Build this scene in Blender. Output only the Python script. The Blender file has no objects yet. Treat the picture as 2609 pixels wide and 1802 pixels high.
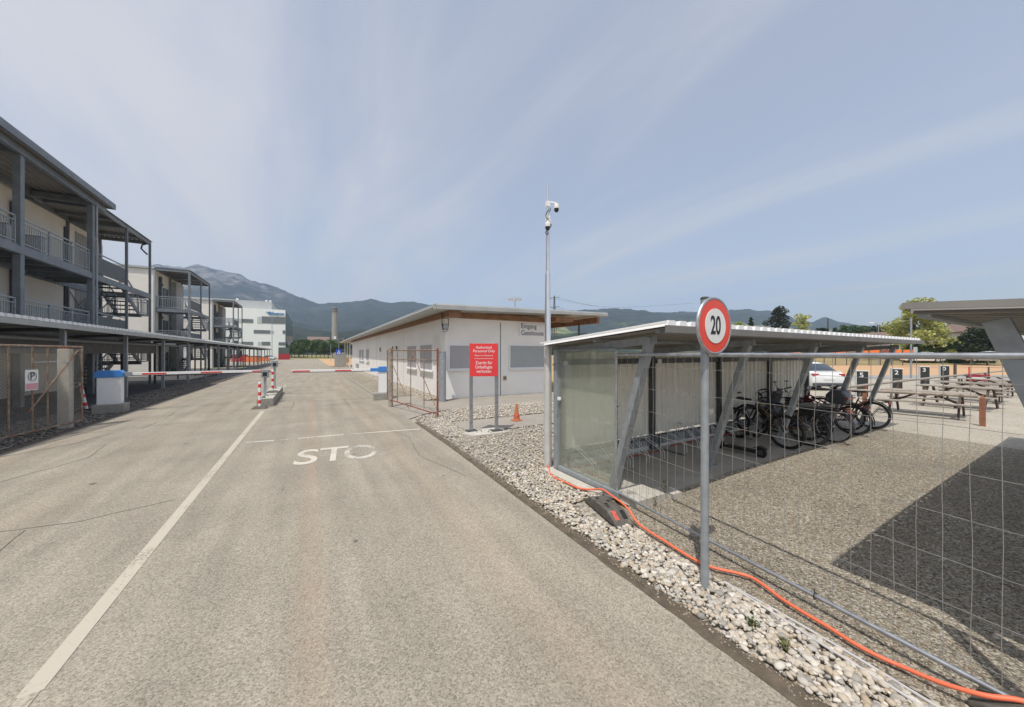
import bpy, math, random
import numpy as np
from mathutils import Vector, Matrix, noise
R=math.radians
random.seed(7); rng=np.random.default_rng(7)
sc=bpy.context.scene; COL=sc.collection
# ---------------------------------------------------------------- camera
YAW=29.7
cd=bpy.data.cameras.new('camera'); cam=bpy.data.objects.new('camera',cd); COL.objects.link(cam)
cd.sensor_width=36; cd.lens=36*901/2609; cd.clip_start=.05; cd.clip_end=12000
cam.location=(0,0,2.0); cam.rotation_euler=(R(90),0,R(-YAW)); sc.camera=cam
# ---------------------------------------------------------------- sun, sky, exposure
SUNV=Vector((-.38,-.287,1.0)).normalized()
sd=bpy.data.lights.new('sun','SUN'); sd.energy=3.5; sd.angle=R(.6); sd.color=(1,.955,.885)
sun=bpy.data.objects.new('sun',sd); COL.objects.link(sun)
sun.rotation_euler=(-SUNV).to_track_quat('-Z','Y').to_euler(); sun.location=(0,0,60)
w=bpy.data.worlds.new('World'); sc.world=w; w.use_nodes=True
nt=w.node_tree; nt.nodes.clear(); N=nt.nodes.new; L=nt.links.new
out=N('ShaderNodeOutputWorld'); bg=N('ShaderNodeBackground'); L(bg.outputs[0],out.inputs[0])
sky=N('ShaderNodeTexSky'); sky.sky_type='NISHITA'; sky.sun_disc=False
sky.sun_elevation=math.asin(SUNV.z); sky.sun_rotation=math.atan2(SUNV.x,SUNV.y); sky.dust_density=2.2; sky.air_density=1.0; sky.ozone_density=1.6
tc=N('ShaderNodeTexCoord'); sep=N('ShaderNodeSeparateXYZ'); L(tc.outputs['Generated'],sep.inputs[0])
def M(op,a,b=None,c=None,clamp=False):
    n=N('ShaderNodeMath'); n.operation=op; n.use_clamp=clamp
    for i,x in enumerate((a,b,c)):
        if x is None: continue
        if isinstance(x,(int,float)): n.inputs[i].default_value=x
        else: L(x,n.inputs[i])
    return n.outputs[0]
# thin high cloud: noise on the plane of a cloud layer (direction divided by its height)
zz=M('ADD',M('MAXIMUM',sep.outputs[2],0.0),.13)
cx=M('DIVIDE',sep.outputs[0],zz); cy=M('DIVIDE',sep.outputs[1],zz)
comb=N('ShaderNodeCombineXYZ'); L(cx,comb.inputs[0]); L(cy,comb.inputs[1])
mp=N('ShaderNodeMapping'); mp.inputs['Rotation'].default_value=(0,0,R(28)); mp.inputs['Scale'].default_value=(1.0,.22,1); L(comb.outputs[0],mp.inputs[0])
n1=N('ShaderNodeTexNoise'); n1.inputs['Scale'].default_value=1.5; n1.inputs['Detail'].default_value=7; n1.inputs['Roughness'].default_value=.55; n1.inputs['Distortion'].default_value=.5; L(mp.outputs[0],n1.inputs[0])
n2=N('ShaderNodeTexNoise'); n2.inputs['Scale'].default_value=.45; n2.inputs['Detail'].default_value=3; L(comb.outputs[0],n2.inputs[0])
# more cloud towards the west (-X side) of the sky
west=M('MULTIPLY_ADD',sep.outputs[0],-.42,.28)
low=M('MULTIPLY',M('SUBTRACT',1.0,sep.outputs[2],clamp=True),.22)
cl=M('ADD',M('ADD',M('MULTIPLY',n1.outputs[0],2.5),M('MULTIPLY',n2.outputs[0],.35)),M('ADD',west,low))
ramp=N('ShaderNodeMapRange'); ramp.inputs['From Min'].default_value=1.30; ramp.inputs['From Max'].default_value=2.38; ramp.inputs['To Min'].default_value=.38; ramp.inputs['To Max'].default_value=.92; ramp.interpolation_type='SMOOTHSTEP'
L(cl,ramp.inputs[0])
mix=N('ShaderNodeMix'); mix.data_type='RGBA'
CLOUD=(4.3,4.25,4.35,1)
L(ramp.outputs[0],mix.inputs[0]); L(sky.outputs[0],mix.inputs[6])
hz_=N('ShaderNodeMapRange'); hz_.inputs[1].default_value=0; hz_.inputs[2].default_value=.45; L(sep.outputs[2],hz_.inputs[0]); hm=N('ShaderNodeMix'); hm.data_type='RGBA'; L(hz_.outputs[0],hm.inputs[0]); hm.inputs[6].default_value=(4.35,4.3,4.2,1); hm.inputs[7].default_value=CLOUD; L(hm.outputs[2],mix.inputs[7])
L(mix.outputs[2],bg.inputs[0]); bg.inputs[1].default_value=.148
sc.view_settings.view_transform='Standard'; sc.view_settings.look='None'; sc.view_settings.exposure=.17; sc.view_settings.gamma=1
sc.cycles.max_bounces=6; sc.cycles.transparent_max_bounces=24; sc.cycles.volume_bounces=1; sc.cycles.use_denoising=True
sc.cycles.volume_step_rate=4

# ---------------------------------------------------------------- materials
MATS={}
def pm(name,col,rough=.7,metal=0,var=.12,scale=6,bump=0,bscale=None,col2=None,spec=.5,coords='Object',detail=6,dirt=None):
    """principled material, colour varied by noise between two tones, optional bump and a dirt tone in blotches"""
    m=bpy.data.materials.new(name); m.use_nodes=True; t=m.node_tree; b=t.nodes['Principled BSDF']
    b.inputs['Roughness'].default_value=rough; b.inputs['Metallic'].default_value=metal; b.inputs['Specular IOR Level'].default_value=spec
    g=t.nodes.new('ShaderNodeTexCoord'); nn=t.nodes.new('ShaderNodeTexNoise'); nn.inputs['Scale'].default_value=scale; nn.inputs['Detail'].default_value=detail
    t.links.new(g.outputs[coords],nn.inputs[0])
    mx=t.nodes.new('ShaderNodeMix'); mx.data_type='RGBA'
    mr=t.nodes.new('ShaderNodeMapRange'); mr.inputs[1].default_value=.32; mr.inputs[2].default_value=.68; t.links.new(nn.outputs[0],mr.inputs[0]); t.links.new(mr.outputs[0],mx.inputs[0])
    c2=col2 or tuple(c*(1-var) for c in col); c1=tuple(min(1,c*(1+var)) for c in col) if col2 is None else col
    mx.inputs[6].default_value=(*c1,1); mx.inputs[7].default_value=(*c2,1); last=mx.outputs[2]
    if dirt:
        n3=t.nodes.new('ShaderNodeTexNoise'); n3.inputs['Scale'].default_value=dirt[1]; n3.inputs['Detail'].default_value=8; t.links.new(g.outputs[coords],n3.inputs[0])
        r3=t.nodes.new('ShaderNodeMapRange'); r3.inputs[1].default_value=dirt[2]; r3.inputs[2].default_value=dirt[2]+.12; t.links.new(n3.outputs[0],r3.inputs[0])
        m3=t.nodes.new('ShaderNodeMix'); m3.data_type='RGBA'; t.links.new(r3.outputs[0],m3.inputs[0]); t.links.new(last,m3.inputs[6]); m3.inputs[7].default_value=(*dirt[0],1); last=m3.outputs[2]
    t.links.new(last,b.inputs['Base Color'])
    if bump:
        nb=t.nodes.new('ShaderNodeTexNoise'); nb.inputs['Scale'].default_value=bscale or scale*4; nb.inputs['Detail'].default_value=5; t.links.new(g.outputs[coords],nb.inputs[0])
        bp=t.nodes.new('ShaderNodeBump'); bp.inputs['Strength'].default_value=bump; bp.inputs['Distance'].default_value=.02; t.links.new(nb.outputs[0],bp.inputs['Height']); t.links.new(bp.outputs[0],b.inputs['Normal'])
    MATS[name]=m; return m
def stonemat(name,cols,scale,bump=.8,big=.15,extra=None,dist=.01,tint=None):
    """ground of small stones: voronoi cells coloured by a ramp, with large soft patches"""
    m=bpy.data.materials.new(name); m.use_nodes=True; t=m.node_tree; b=t.nodes['Principled BSDF']; b.inputs['Roughness'].default_value=.9; b.inputs['Specular IOR Level'].default_value=.25
    g=t.nodes.new('ShaderNodeTexCoord'); v=t.nodes.new('ShaderNodeTexVoronoi'); v.inputs['Scale'].default_value=scale; t.links.new(g.outputs['Object'],v.inputs['Vector'])
    s=t.nodes.new('ShaderNodeSeparateColor'); t.links.new(v.outputs['Color'],s.inputs[0])
    r=t.nodes.new('ShaderNodeValToRGB'); e=r.color_ramp.elements
    for i,c in enumerate(cols):
        q=e[i] if i<2 else e.new(.5)
        q.color=(*c,1)
    for i in range(len(cols)): e[i].position=i/(len(cols)-1)
    for i,c in enumerate(cols): e[i].color=(*c,1)
    t.links.new(s.outputs[0],r.inputs[0])
    nn=t.nodes.new('ShaderNodeTexNoise'); nn.inputs['Scale'].default_value=.8; nn.inputs['Detail'].default_value=6; t.links.new(g.outputs['Object'],nn.inputs[0])
    mr=t.nodes.new('ShaderNodeMapRange'); mr.inputs[1].default_value=.3; mr.inputs[2].default_value=.7; mr.inputs[3].default_value=1-big; mr.inputs[4].default_value=1+big; t.links.new(nn.outputs[0],mr.inputs[0])
    mu=t.nodes.new('ShaderNodeVectorMath'); mu.operation='SCALE'; t.links.new(r.outputs[0],mu.inputs[0]); t.links.new(mr.outputs[0],mu.inputs[3])
    last=mu.outputs[0]
    if extra: last=extra(t,g,last)
    t.links.new(last,b.inputs['Base Color'])
    bp=t.nodes.new('ShaderNodeBump'); bp.inputs['Strength'].default_value=bump; bp.inputs['Distance'].default_value=dist; bp.invert=True; t.links.new(v.outputs['Distance'],bp.inputs['Height']); t.links.new(bp.outputs[0],b.inputs['Normal'])
    MATS[name]=m; return m
def road_extra(t,g,last):
    # wheel track / rust tint bands along the lane and dark sealed cracks
    sp=t.nodes.new('ShaderNodeSeparateXYZ'); t.links.new(g.outputs['Object'],sp.inputs[0])
    def m(op,a,b=None,cl=False):
        n=t.nodes.new('ShaderNodeMath'); n.operation=op; n.use_clamp=cl
        for i,x in enumerate((a,b)):
            if x is None: continue
            if isinstance(x,(int,float)): n.inputs[i].default_value=x
            else: t.links.new(x,n.inputs[i])
        return n.outputs[0]
    nz=t.nodes.new('ShaderNodeTexNoise'); nz.inputs['Scale'].default_value=1.4; nz.inputs['Detail'].default_value=8; t.links.new(g.outputs['Object'],nz.inputs[0])
    mpn=t.nodes.new('ShaderNodeMapping'); mpn.inputs['Scale'].default_value=(2.2,.16,1); t.links.new(g.outputs['Object'],mpn.inputs[0])
    ns=t.nodes.new('ShaderNodeTexNoise'); ns.inputs['Scale'].default_value=1.5; ns.inputs['Detail'].default_value=5; t.links.new(mpn.outputs[0],ns.inputs[0])
    tot=None
    for x0,wd,am in ((.0,.18,.24),(1.55,.4,.14),(-3.0,.5,.08),(-4.9,.35,.14)):
        a=m('ABSOLUTE',m('SUBTRACT',sp.outputs[0],x0)); a=m('SUBTRACT',1.0,m('DIVIDE',a,wd),True); a=m('MULTIPLY',a,am)
        tot=a if tot is None else m('ADD',tot,a)
    tot=m('MULTIPLY',tot,m('MULTIPLY',m('ADD',nz.outputs[0],ns.outputs[0]),1.0))
    mx=t.nodes.new('ShaderNodeMix'); mx.data_type='RGBA'; t.links.new(tot,mx.inputs[0]); t.links.new(last,mx.inputs[6]); mx.inputs[7].default_value=(.40,.27,.17,1)
    # streaks darker and lighter along the driving direction
    k=t.nodes.new('ShaderNodeMapRange'); k.inputs[1].default_value=.3; k.inputs[2].default_value=.7; k.inputs[3].default_value=.86; k.inputs[4].default_value=1.1; t.links.new(ns.outputs[0],k.inputs[0])
    sc_=t.nodes.new('ShaderNodeVectorMath'); sc_.operation='SCALE'; t.links.new(mx.outputs[2],sc_.inputs[0]); t.links.new(k.outputs[0],sc_.inputs[3])
    return sc_.outputs[0]
stonemat('asphalt',[(.215,.19,.15),(.30,.267,.213),(.34,.304,.244),(.41,.37,.30)],90,.4,.10,road_extra,.006)
stonemat('yard_pale',[(.30,.265,.21),(.38,.34,.275),(.42,.38,.31),(.52,.48,.40)],50,.6,.08,None,.01)
stonemat('yard_gravel',[(.13,.11,.082),(.26,.228,.172),(.355,.317,.25),(.52,.475,.395)],60,1.0,.16,None,.015)
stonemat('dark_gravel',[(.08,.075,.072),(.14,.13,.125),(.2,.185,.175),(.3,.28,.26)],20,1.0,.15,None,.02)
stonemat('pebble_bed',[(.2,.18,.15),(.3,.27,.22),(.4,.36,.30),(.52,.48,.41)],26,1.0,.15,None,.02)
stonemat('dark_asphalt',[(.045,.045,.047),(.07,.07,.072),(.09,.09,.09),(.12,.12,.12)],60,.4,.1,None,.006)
stonemat('pad_asphalt',[(.25,.225,.19),(.31,.28,.24),(.35,.315,.27),(.4,.37,.32)],60,.4,.08,None,.006)
pm('soil',(.12,.095,.068),.95,var=.3,scale=9,bump=.6,bscale=60)
pm('field',(.46,.30,.16),.95,var=.18,scale=.12,bump=.3,bscale=3,col2=(.38,.28,.15))
pm('field_orange',(.56,.33,.17),.95,scale=.3,col2=(.48,.32,.18),bump=.4,bscale=6)
pm('meadow',(.30,.24,.09),.95,scale=.35,col2=(.12,.14,.04),bump=.6,bscale=8)
pm('dry_weeds',(.34,.25,.12),.95,scale=.25,col2=(.20,.17,.07),bump=.6,bscale=8); pm('far_road',(.30,.30,.29),.9,var=.05,scale=2)
pm('concrete',(.50,.47,.41),.9,var=.1,scale=5,bump=.25,bscale=50,dirt=((.3,.28,.24),3,.6))
pm('concrete_grey',(.30,.29,.255),.9,var=.12,scale=7,bump=.3,bscale=60)
pm('slab',(.40,.375,.33),.85,var=.12,scale=2.5,bump=.15,bscale=60,dirt=((.27,.25,.22),1.2,.6))
pm('steel',(.42,.44,.46),.42,.75,var=.18,scale=14)
pm('steel_matte',(.33,.36,.38),.55,.35,var=.12,scale=10,dirt=((.27,.29,.31),6,.6))
pm('steel_bright',(.72,.72,.72),.28,.9,var=.08,scale=4)
pm('pole_light',(.62,.62,.60),.4,.3,var=.08,scale=4); pm('wire',(.42,.42,.40),.45,.6,var=.1)
pm('dark_steel',(.085,.09,.095),.5,.3,var=.2,scale=5)
pm('gallery_steel',(.20,.22,.235),.5,.35,var=.12,scale=3)
pm('gallery_floor',(.10,.105,.11),.7,.2,var=.15)
pm('stair_panel',(.12,.13,.135),.6,.2,var=.15)
pm('roof_metal',(.42,.43,.41),.5,.4,var=.08,scale=2)
pm('roof_under',(.25,.235,.215),.6,.2,var=.08,scale=2)
pm('flashing',(.21,.20,.185),.6,.2,var=.1,scale=3); pm('verge_grey',(.27,.26,.24),.6,.2,var=.1,scale=3); pm('rib_white',(.85,.85,.84),.5,var=.04,scale=3)
pm('wall_beige',(.78,.74,.66),.85,var=.05,scale=1.2,bump=.1,bscale=30,dirt=((.72,.68,.60),.7,.62))
pm('wall_white',(.86,.84,.81),.8,var=.035,scale=.9,bump=.06,bscale=40,dirt=((.76,.73,.69),.6,.63))
pm('wall_grey',(.40,.40,.39),.8,var=.05,scale=1)
pm('lab_white',(.82,.85,.85),.5,var=.03,scale=.2)
pm('lab_grey',(.42,.44,.44),.6,var=.04,scale=.3)
pm('lab_glass',(.16,.18,.19),.25,.1,var=.1,scale=.3)
pm('lab_glass_light',(.5,.53,.54),.4,.1,var=.06,scale=.3)
pm('green_glass',(.10,.13,.12),.2,.2,var=.15,scale=.3)
pm('blind',(.40,.385,.40),.6,.1,var=.04,scale=2)
pm('blind_grey',(.36,.38,.385),.5,.1,var=.04,scale=2)
pm('frame_white',(.82,.82,.82),.5,var=.03)
pm('wood',(.25,.125,.062),.65,var=.25,scale=3,dirt=((.14,.07,.035),4,.58))
pm('wood_old',(.34,.29,.24),.85,var=.25,scale=8,dirt=((.2,.17,.14),6,.58))
pm('wood_red',(.28,.12,.07),.8,var=.2,scale=10)
pm('wood_dark',(.10,.075,.06),.8,var=.2,scale=10)
pm('rust',(.24,.11,.06),.85,.1,var=.2,scale=9,col2=(.30,.25,.19),dirt=((.42,.36,.28),7,.57))
pm('rust_red',(.27,.07,.045),.8,.1,var=.25,scale=12,dirt=((.3,.2,.13),8,.56))
pm('red',(.72,.045,.04),.45,var=.05); pm('white',(.84,.84,.83),.45,var=.03); pm('black',(.018,.018,.02),.5,var=.2)
pm('sign_red',(.74,.045,.05),.4,var=.03,scale=2); pm('sign_orange_red',(.76,.075,.045),.4,var=.03)
pm('sign_white',(.74,.76,.74),.4,var=.03,scale=5)
pm('blue',(.04,.17,.55),.4,var=.06,scale=5); pm('barrier_blue',(.06,.24,.62),.45,var=.06,scale=4); pm('traffic_blue',(.02,.09,.6),.4,var=.03)
pm('logo_blue',(.03,.22,.5),.4,var=.03)
pm('pink',(.62,.30,.36),.6,var=.05)
pm('rubber',(.105,.098,.08),.8,var=.25,scale=18,dirt=((.16,.145,.12),9,.58))
pm('tyre',(.02,.02,.02),.8,var=.2)
pm('faded_red',(.52,.10,.075),.6,var=.25,scale=30); pm('hose',(.78,.17,.08),.5,var=.07,scale=6,dirt=((.62,.17,.09),9,.66))
pm('cone',(.50,.16,.065),.6,var=.1,scale=12,dirt=((.45,.18,.09),9,.62))
pm('cable_grey',(.52,.50,.49),.5,var=.08)
pm('panel_white',(.88,.87,.80),.6,0,var=.04,scale=1.5,dirt=((.72,.71,.64),1.5,.6))
pm('chimney',(.31,.29,.26),.8,var=.1,scale=.3); pm('dark_red',(.30,.03,.045),.5,var=.1,scale=3); pm('orange',(.80,.20,.045),.6,var=.15,scale=3)
pm('roof_tile',(.20,.13,.10),.8,var=.15,scale=2); pm('house_wall',(.62,.62,.64),.8,var=.03)
pm('bike_red',(.16,.012,.018),.35,.3,var=.1); pm('bike_bronze',(.26,.06,.035),.35,.3,var=.1); pm('bike_blue',(.03,.04,.16),.35,.3,var=.1); pm('bike_yellow',(.17,.095,.025),.4,.1,var=.1); pm('bike_grey',(.09,.09,.10),.4,.2,var=.1)
pm('rack_metal',(.62,.63,.62),.5,.15,var=.1,scale=9); pm('alu',(.62,.62,.6),.35,.85,var=.05)
pm('car_white',(.80,.82,.82),.2,0,var=.01,spec=.6); pm('car_silver',(.45,.47,.5),.3,.6,var=.02); pm('car_glass',(.03,.04,.05),.08,0,var=.05,spec=.8); pm('lamp_red',(.45,.02,.03),.2,var=.05)
pm('bark',(.10,.075,.055),.9,var=.3,scale=6,bump=.5)
def leafmat(name,c1,c2):
    m=bpy.data.materials.new(name); m.use_nodes=True; t=m.node_tree; b=t.nodes['Principled BSDF']; b.inputs['Roughness'].default_value=.65; b.inputs['Specular IOR Level'].default_value=.25
    g=t.nodes.new('ShaderNodeNewGeometry'); mx=t.nodes.new('ShaderNodeMix'); mx.data_type='RGBA'; t.links.new(g.outputs['Random Per Island'],mx.inputs[0]); mx.inputs[6].default_value=(*c1,1); mx.inputs[7].default_value=(*c2,1)
    t.links.new(mx.outputs[2],b.inputs['Base Color'])
    tr=t.nodes.new('ShaderNodeBsdfTranslucent'); t.links.new(mx.outputs[2],tr.inputs[0]); ms=t.nodes.new('ShaderNodeMixShader'); ms.inputs[0].default_value=.25
    t.links.new(b.outputs[0],ms.inputs[1]); t.links.new(tr.outputs[0],ms.inputs[2]); t.links.new(ms.outputs[0],t.nodes['Material Output'].inputs[0]); MATS[name]=m
leafmat('leaf_light',(.24,.32,.05),(.38,.42,.09)); leafmat('leaf_yellow',(.30,.33,.06),(.50,.50,.20)); leafmat('leaf_dark',(.018,.035,.016),(.05,.07,.03)); leafmat('leaf_mid',(.05,.10,.03),(.11,.16,.045))
leafmat('leaf_pine',(.025,.04,.026),(.075,.085,.055)); leafmat('leaf_blue',(.10,.15,.12),(.22,.27,.23)); leafmat('leaf_hedge',(.04,.075,.018),(.09,.12,.03)); leafmat('leaf_dry',(.22,.20,.09),(.14,.17,.06))
leafmat('stone_mix',(.5,.46,.39),(.24,.22,.19))
# pebble colours: a ramp over the random value of each stone
m=bpy.data.materials.new('pebble'); m.use_nodes=True; t=m.node_tree; b=t.nodes['Principled BSDF']; b.inputs['Roughness'].default_value=.75
g=t.nodes.new('ShaderNodeNewGeometry'); r=t.nodes.new('ShaderNodeValToRGB'); e=r.color_ramp.elements
pc=[(.30,.28,.25),(.52,.46,.37),(.42,.34,.24),(.58,.53,.45),(.24,.23,.21),(.70,.65,.57),(.45,.39,.31),(.50,.47,.43)]
for _ in range(len(pc)-2): e.new(.5)
for i,c in enumerate(pc): e[i].position=i/(len(pc)-1)
for i,c in enumerate(pc): e[i].color=(*c,1)
t.links.new(g.outputs['Random Per Island'],r.inputs[0]); t.links.new(r.outputs[0],b.inputs['Base Color']); MATS['pebble']=m
m2=m.copy(); MATS['pebble_dark']=m2; m3_=m.copy(); MATS['pebble_mid']=m3_
for el in m3_.node_tree.nodes['Color Ramp'].color_ramp.elements: el.color=(el.color[0]*.66,el.color[1]*.62,el.color[2]*.56,1)
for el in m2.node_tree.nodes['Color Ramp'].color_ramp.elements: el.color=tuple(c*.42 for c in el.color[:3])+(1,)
# clear greenish glass
def glass(name,tint,refl=.12,opacity=0.0):
    m=bpy.data.materials.new(name); m.use_nodes=True; t=m.node_tree; t.nodes.clear(); o=t.nodes.new('ShaderNodeOutputMaterial')
    a=t.nodes.new('ShaderNodeBsdfTransparent'); a.inputs[0].default_value=(*tint,1); gl=t.nodes.new('ShaderNodeBsdfGlossy'); gl.inputs['Roughness'].default_value=.03
    f=t.nodes.new('ShaderNodeFresnel'); f.inputs[0].default_value=1.45; mm=t.nodes.new('ShaderNodeMath'); mm.operation='MULTIPLY_ADD'; mm.inputs[1].default_value=.45; mm.inputs[2].default_value=refl*.25; t.links.new(f.outputs[0],mm.inputs[0])
    mx=t.nodes.new('ShaderNodeMixShader'); t.links.new(mm.outputs[0],mx.inputs[0]); t.links.new(a.outputs[0],mx.inputs[1]); t.links.new(gl.outputs[0],mx.inputs[2])
    df=t.nodes.new('ShaderNodeBsdfDiffuse'); df.inputs[0].default_value=(.74,.78,.70,1); m3=t.nodes.new('ShaderNodeMixShader'); m3.inputs[0].default_value=opacity
    t.links.new(mx.outputs[0],m3.inputs[1]); t.links.new(df.outputs[0],m3.inputs[2]); t.links.new(m3.outputs[0],o.inputs[0]); MATS[name]=m
glass('glass',(.96,.98,.94),.0,.11)
# worn road paint: paint and asphalt mixed by noise
def paintmat(name,wear,pc=(.58,.54,.46)):
    m=bpy.data.materials.new(name); m.use_nodes=True; t=m.node_tree; b=t.nodes['Principled BSDF']; b.inputs['Roughness'].default_value=.85
    g=t.nodes.new('ShaderNodeTexCoord'); a=t.nodes.new('ShaderNodeTexNoise'); a.inputs['Scale'].default_value=38; a.inputs['Detail'].default_value=8; a.inputs['Roughness'].default_value=.7
    c=t.nodes.new('ShaderNodeTexNoise'); c.inputs['Scale'].default_value=1.7; c.inputs['Detail'].default_value=3; t.links.new(g.outputs['Object'],a.inputs[0]); t.links.new(g.outputs['Object'],c.inputs[0])
    s=t.nodes.new('ShaderNodeMath'); s.operation='MULTIPLY_ADD'; s.inputs[1].default_value=.6; t.links.new(c.outputs[0],s.inputs[0]); t.links.new(a.outputs[0],s.inputs[2])
    r=t.nodes.new('ShaderNodeMapRange'); r.inputs[1].default_value=wear; r.inputs[2].default_value=wear+(.34 if 'line' in name else .12); t.links.new(s.outputs[0],r.inputs[0])
    mx=t.nodes.new('ShaderNodeMix'); mx.data_type='RGBA'; t.links.new(r.outputs[0],mx.inputs[0]); mx.inputs[6].default_value=(.33,.295,.245,1); mx.inputs[7].default_value=(*pc,1)
    t.links.new(mx.outputs[2],b.inputs['Base Color'])
    tr=t.nodes.new('ShaderNodeBsdfTransparent'); ms=t.nodes.new('ShaderNodeMixShader'); t.links.new(r.outputs[0],ms.inputs[0]); t.links.new(tr.outputs[0],ms.inputs[1]); t.links.new(b.outputs[0],ms.inputs[2]); t.links.new(ms.outputs[0],t.nodes['Material Output'].inputs[0])
    MATS[name]=m
paintmat('paint_line',.40,(.50,.45,.365)); paintmat('line_old',.46,(.455,.405,.325)); paintmat('paint',.70); paintmat('paint_worn',.75); paintmat('paint_faint',.82); paintmat('paint_good',.60)

# ---------------------------------------------------------------- geometry helpers
def tag(o,label=None,cat=None,group=None,kind=None):
    if label: o['label']=label
    if cat: o['category']=cat
    if group: o['group']=group
    if kind: o['kind']=kind
    return o
def thing(name,label,cat,loc=(0,0,0),group=None,rz=0):
    o=bpy.data.objects.new(name,None); COL.objects.link(o); o.empty_display_size=.2; o.location=loc; o.rotation_euler.z=rz
    return tag(o,label,cat,group)
class MB:
    def __init__(s): s.v=[]; s.f=[]
    def add(s,v,f):
        n=len(s.v); s.v+= [tuple(p) for p in v]; s.f+=[tuple(i+n for i in q) for q in f]; return s
    def box(s,x0,x1,y0,y1,z0,z1):
        return s.add([(x0,y0,z0),(x1,y0,z0),(x1,y1,z0),(x0,y1,z0),(x0,y0,z1),(x1,y0,z1),(x1,y1,z1),(x0,y1,z1)],[(0,3,2,1),(4,5,6,7),(0,1,5,4),(1,2,6,5),(2,3,7,6),(3,0,4,7)])
    def beam(s,p,q,w,h=None,up=(0,0,1)):
        p=Vector(p); q=Vector(q); h=h or w; d=(q-p).normalized(); u=Vector(up)
        if abs(d.dot(u))>.99: u=Vector((0,1,0))
        a=d.cross(u).normalized()*w/2; c=a.cross(d).normalized()*h/2
        v=[p-a-c,p+a-c,p+a+c,p-a+c,q-a-c,q+a-c,q+a+c,q-a+c]
        return s.add(v,[(0,1,2,3),(7,6,5,4),(0,4,5,1),(1,5,6,2),(2,6,7,3),(3,7,4,0)])
    def tube(s,path,r,n=8,cap=True):
        P=[Vector(p) for p in path]; rr=r if isinstance(r,(list,tuple)) else [r]*len(P); base=len(s.v); a=None
        for i,p in enumerate(P):
            d=(P[min(i+1,len(P)-1)]-P[max(i-1,0)]).normalized()
            if a is None: a=d.orthogonal().normalized()
            else: a=(a-d*a.dot(d)); a=a.normalized() if a.length>1e-6 else d.orthogonal().normalized()
            b=d.cross(a)
            for k in range(n):
                t=2*math.pi*k/n; s.v.append(tuple(p+(a*math.cos(t)+b*math.sin(t))*rr[i]))
        for i in range(len(P)-1):
            for k in range(n):
                k2=(k+1)%n; s.f.append((base+i*n+k,base+i*n+k2,base+(i+1)*n+k2,base+(i+1)*n+k))
        if cap: s.f.append(tuple(base+k for k in range(n))[::-1]); s.f.append(tuple(base+(len(P)-1)*n+k for k in range(n)))
        return s
    def cyl(s,x,y,z0,z1,r,n=16,r2=None): return s.tube([(x,y,z0),(x,y,z1)],[r,r if r2 is None else r2],n)
    def lathe(s,prof,x=0,y=0,z=0,n=20):
        base=len(s.v)
        for (r,h) in prof:
            for k in range(n):
                t=2*math.pi*k/n; s.v.append((x+r*math.cos(t),y+r*math.sin(t),z+h))
        for i in range(len(prof)-1):
            for k in range(n):
                k2=(k+1)%n; s.f.append((base+i*n+k,base+i*n+k2,base+(i+1)*n+k2,base+(i+1)*n+k))
        s.f.append(tuple(base+(len(prof)-1)*n+k for k in range(n))); s.f.append(tuple(base+k for k in range(n))[::-1]); return s
    def prism(s,pts,y0,y1,axis='y'):
        """pts outline in the plane across the axis, ordered counter-clockwise"""
        f={'y':lambda a,b,t:(a,t,b),'x':lambda a,b,t:(t,a,b),'z':lambda a,b,t:(a,b,t)}[axis]; n=len(pts)
        v=[f(a,b,y0) for a,b in pts]+[f(a,b,y1) for a,b in pts]
        return s.add(v,[tuple(range(n)),tuple(range(2*n-1,n-1,-1))]+[(i,i+n,(i+1)%n+n,(i+1)%n) for i in range(n)])
    def torus(s,c,Rr,r,axis='x',n=36,m=8,a0=0,a1=2*math.pi):
        base=len(s.v); full=abs(a1-a0-2*math.pi)<1e-6; cnt=n if full else n+1
        for i in range(cnt):
            t=a0+(a1-a0)*i/n
            for k in range(m):
                p=2*math.pi*k/m; rad=Rr+r*math.cos(p); o=r*math.sin(p)
                if axis=='x': v=(c[0]+o,c[1]+rad*math.cos(t),c[2]+rad*math.sin(t))
                elif axis=='y': v=(c[0]+rad*math.cos(t),c[1]+o,c[2]+rad*math.sin(t))
                else: v=(c[0]+rad*math.cos(t),c[1]+rad*math.sin(t),c[2]+o)
                s.v.append(v)
        for i in range(n):
            j=(i+1)%cnt if full else i+1
            for k in range(m): s.f.append((base+i*m+k,base+i*m+(k+1)%m,base+j*m+(k+1)%m,base+j*m+k))
        return s
    def poly(s,pts,z): return s.add([(x,y,z) for x,y in pts],[tuple(range(len(pts)))])
    def build(s,name,mat,parent=None,smooth=False,bevel=0,fixn=True,label=None):
        me=bpy.data.meshes.new(name); v=s.v
        if parent is not None and parent.type=='EMPTY':
            l=parent.location; rzz=parent.rotation_euler.z
            if l.length>0 or rzz:
                co,si=math.cos(-rzz),math.sin(-rzz)
                v=[((p[0]-l.x)*co-(p[1]-l.y)*si,(p[0]-l.x)*si+(p[1]-l.y)*co,p[2]-l.z) for p in v]
        elif parent is not None and parent.parent is not None:
            l=parent.parent.location
            v=[(p[0]-l.x,p[1]-l.y,p[2]-l.z) for p in v]
        me.from_pydata(v,[],s.f)
        if fixn:
            import bmesh; bm=bmesh.new(); bm.from_mesh(me); bmesh.ops.recalc_face_normals(bm,faces=bm.faces); bm.to_mesh(me); bm.free()
        me.materials.append(MATS[mat] if isinstance(mat,str) else mat)
        if smooth: me.shade_smooth() if hasattr(me,'shade_smooth') else [setattr(p,'use_smooth',True) for p in me.polygons]
        if smooth and smooth!='all':
            me.set_sharp_from_angle(angle=R(40))
        o=bpy.data.objects.new(name,me); COL.objects.link(o)
        if parent is not None: o.parent=parent
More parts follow.
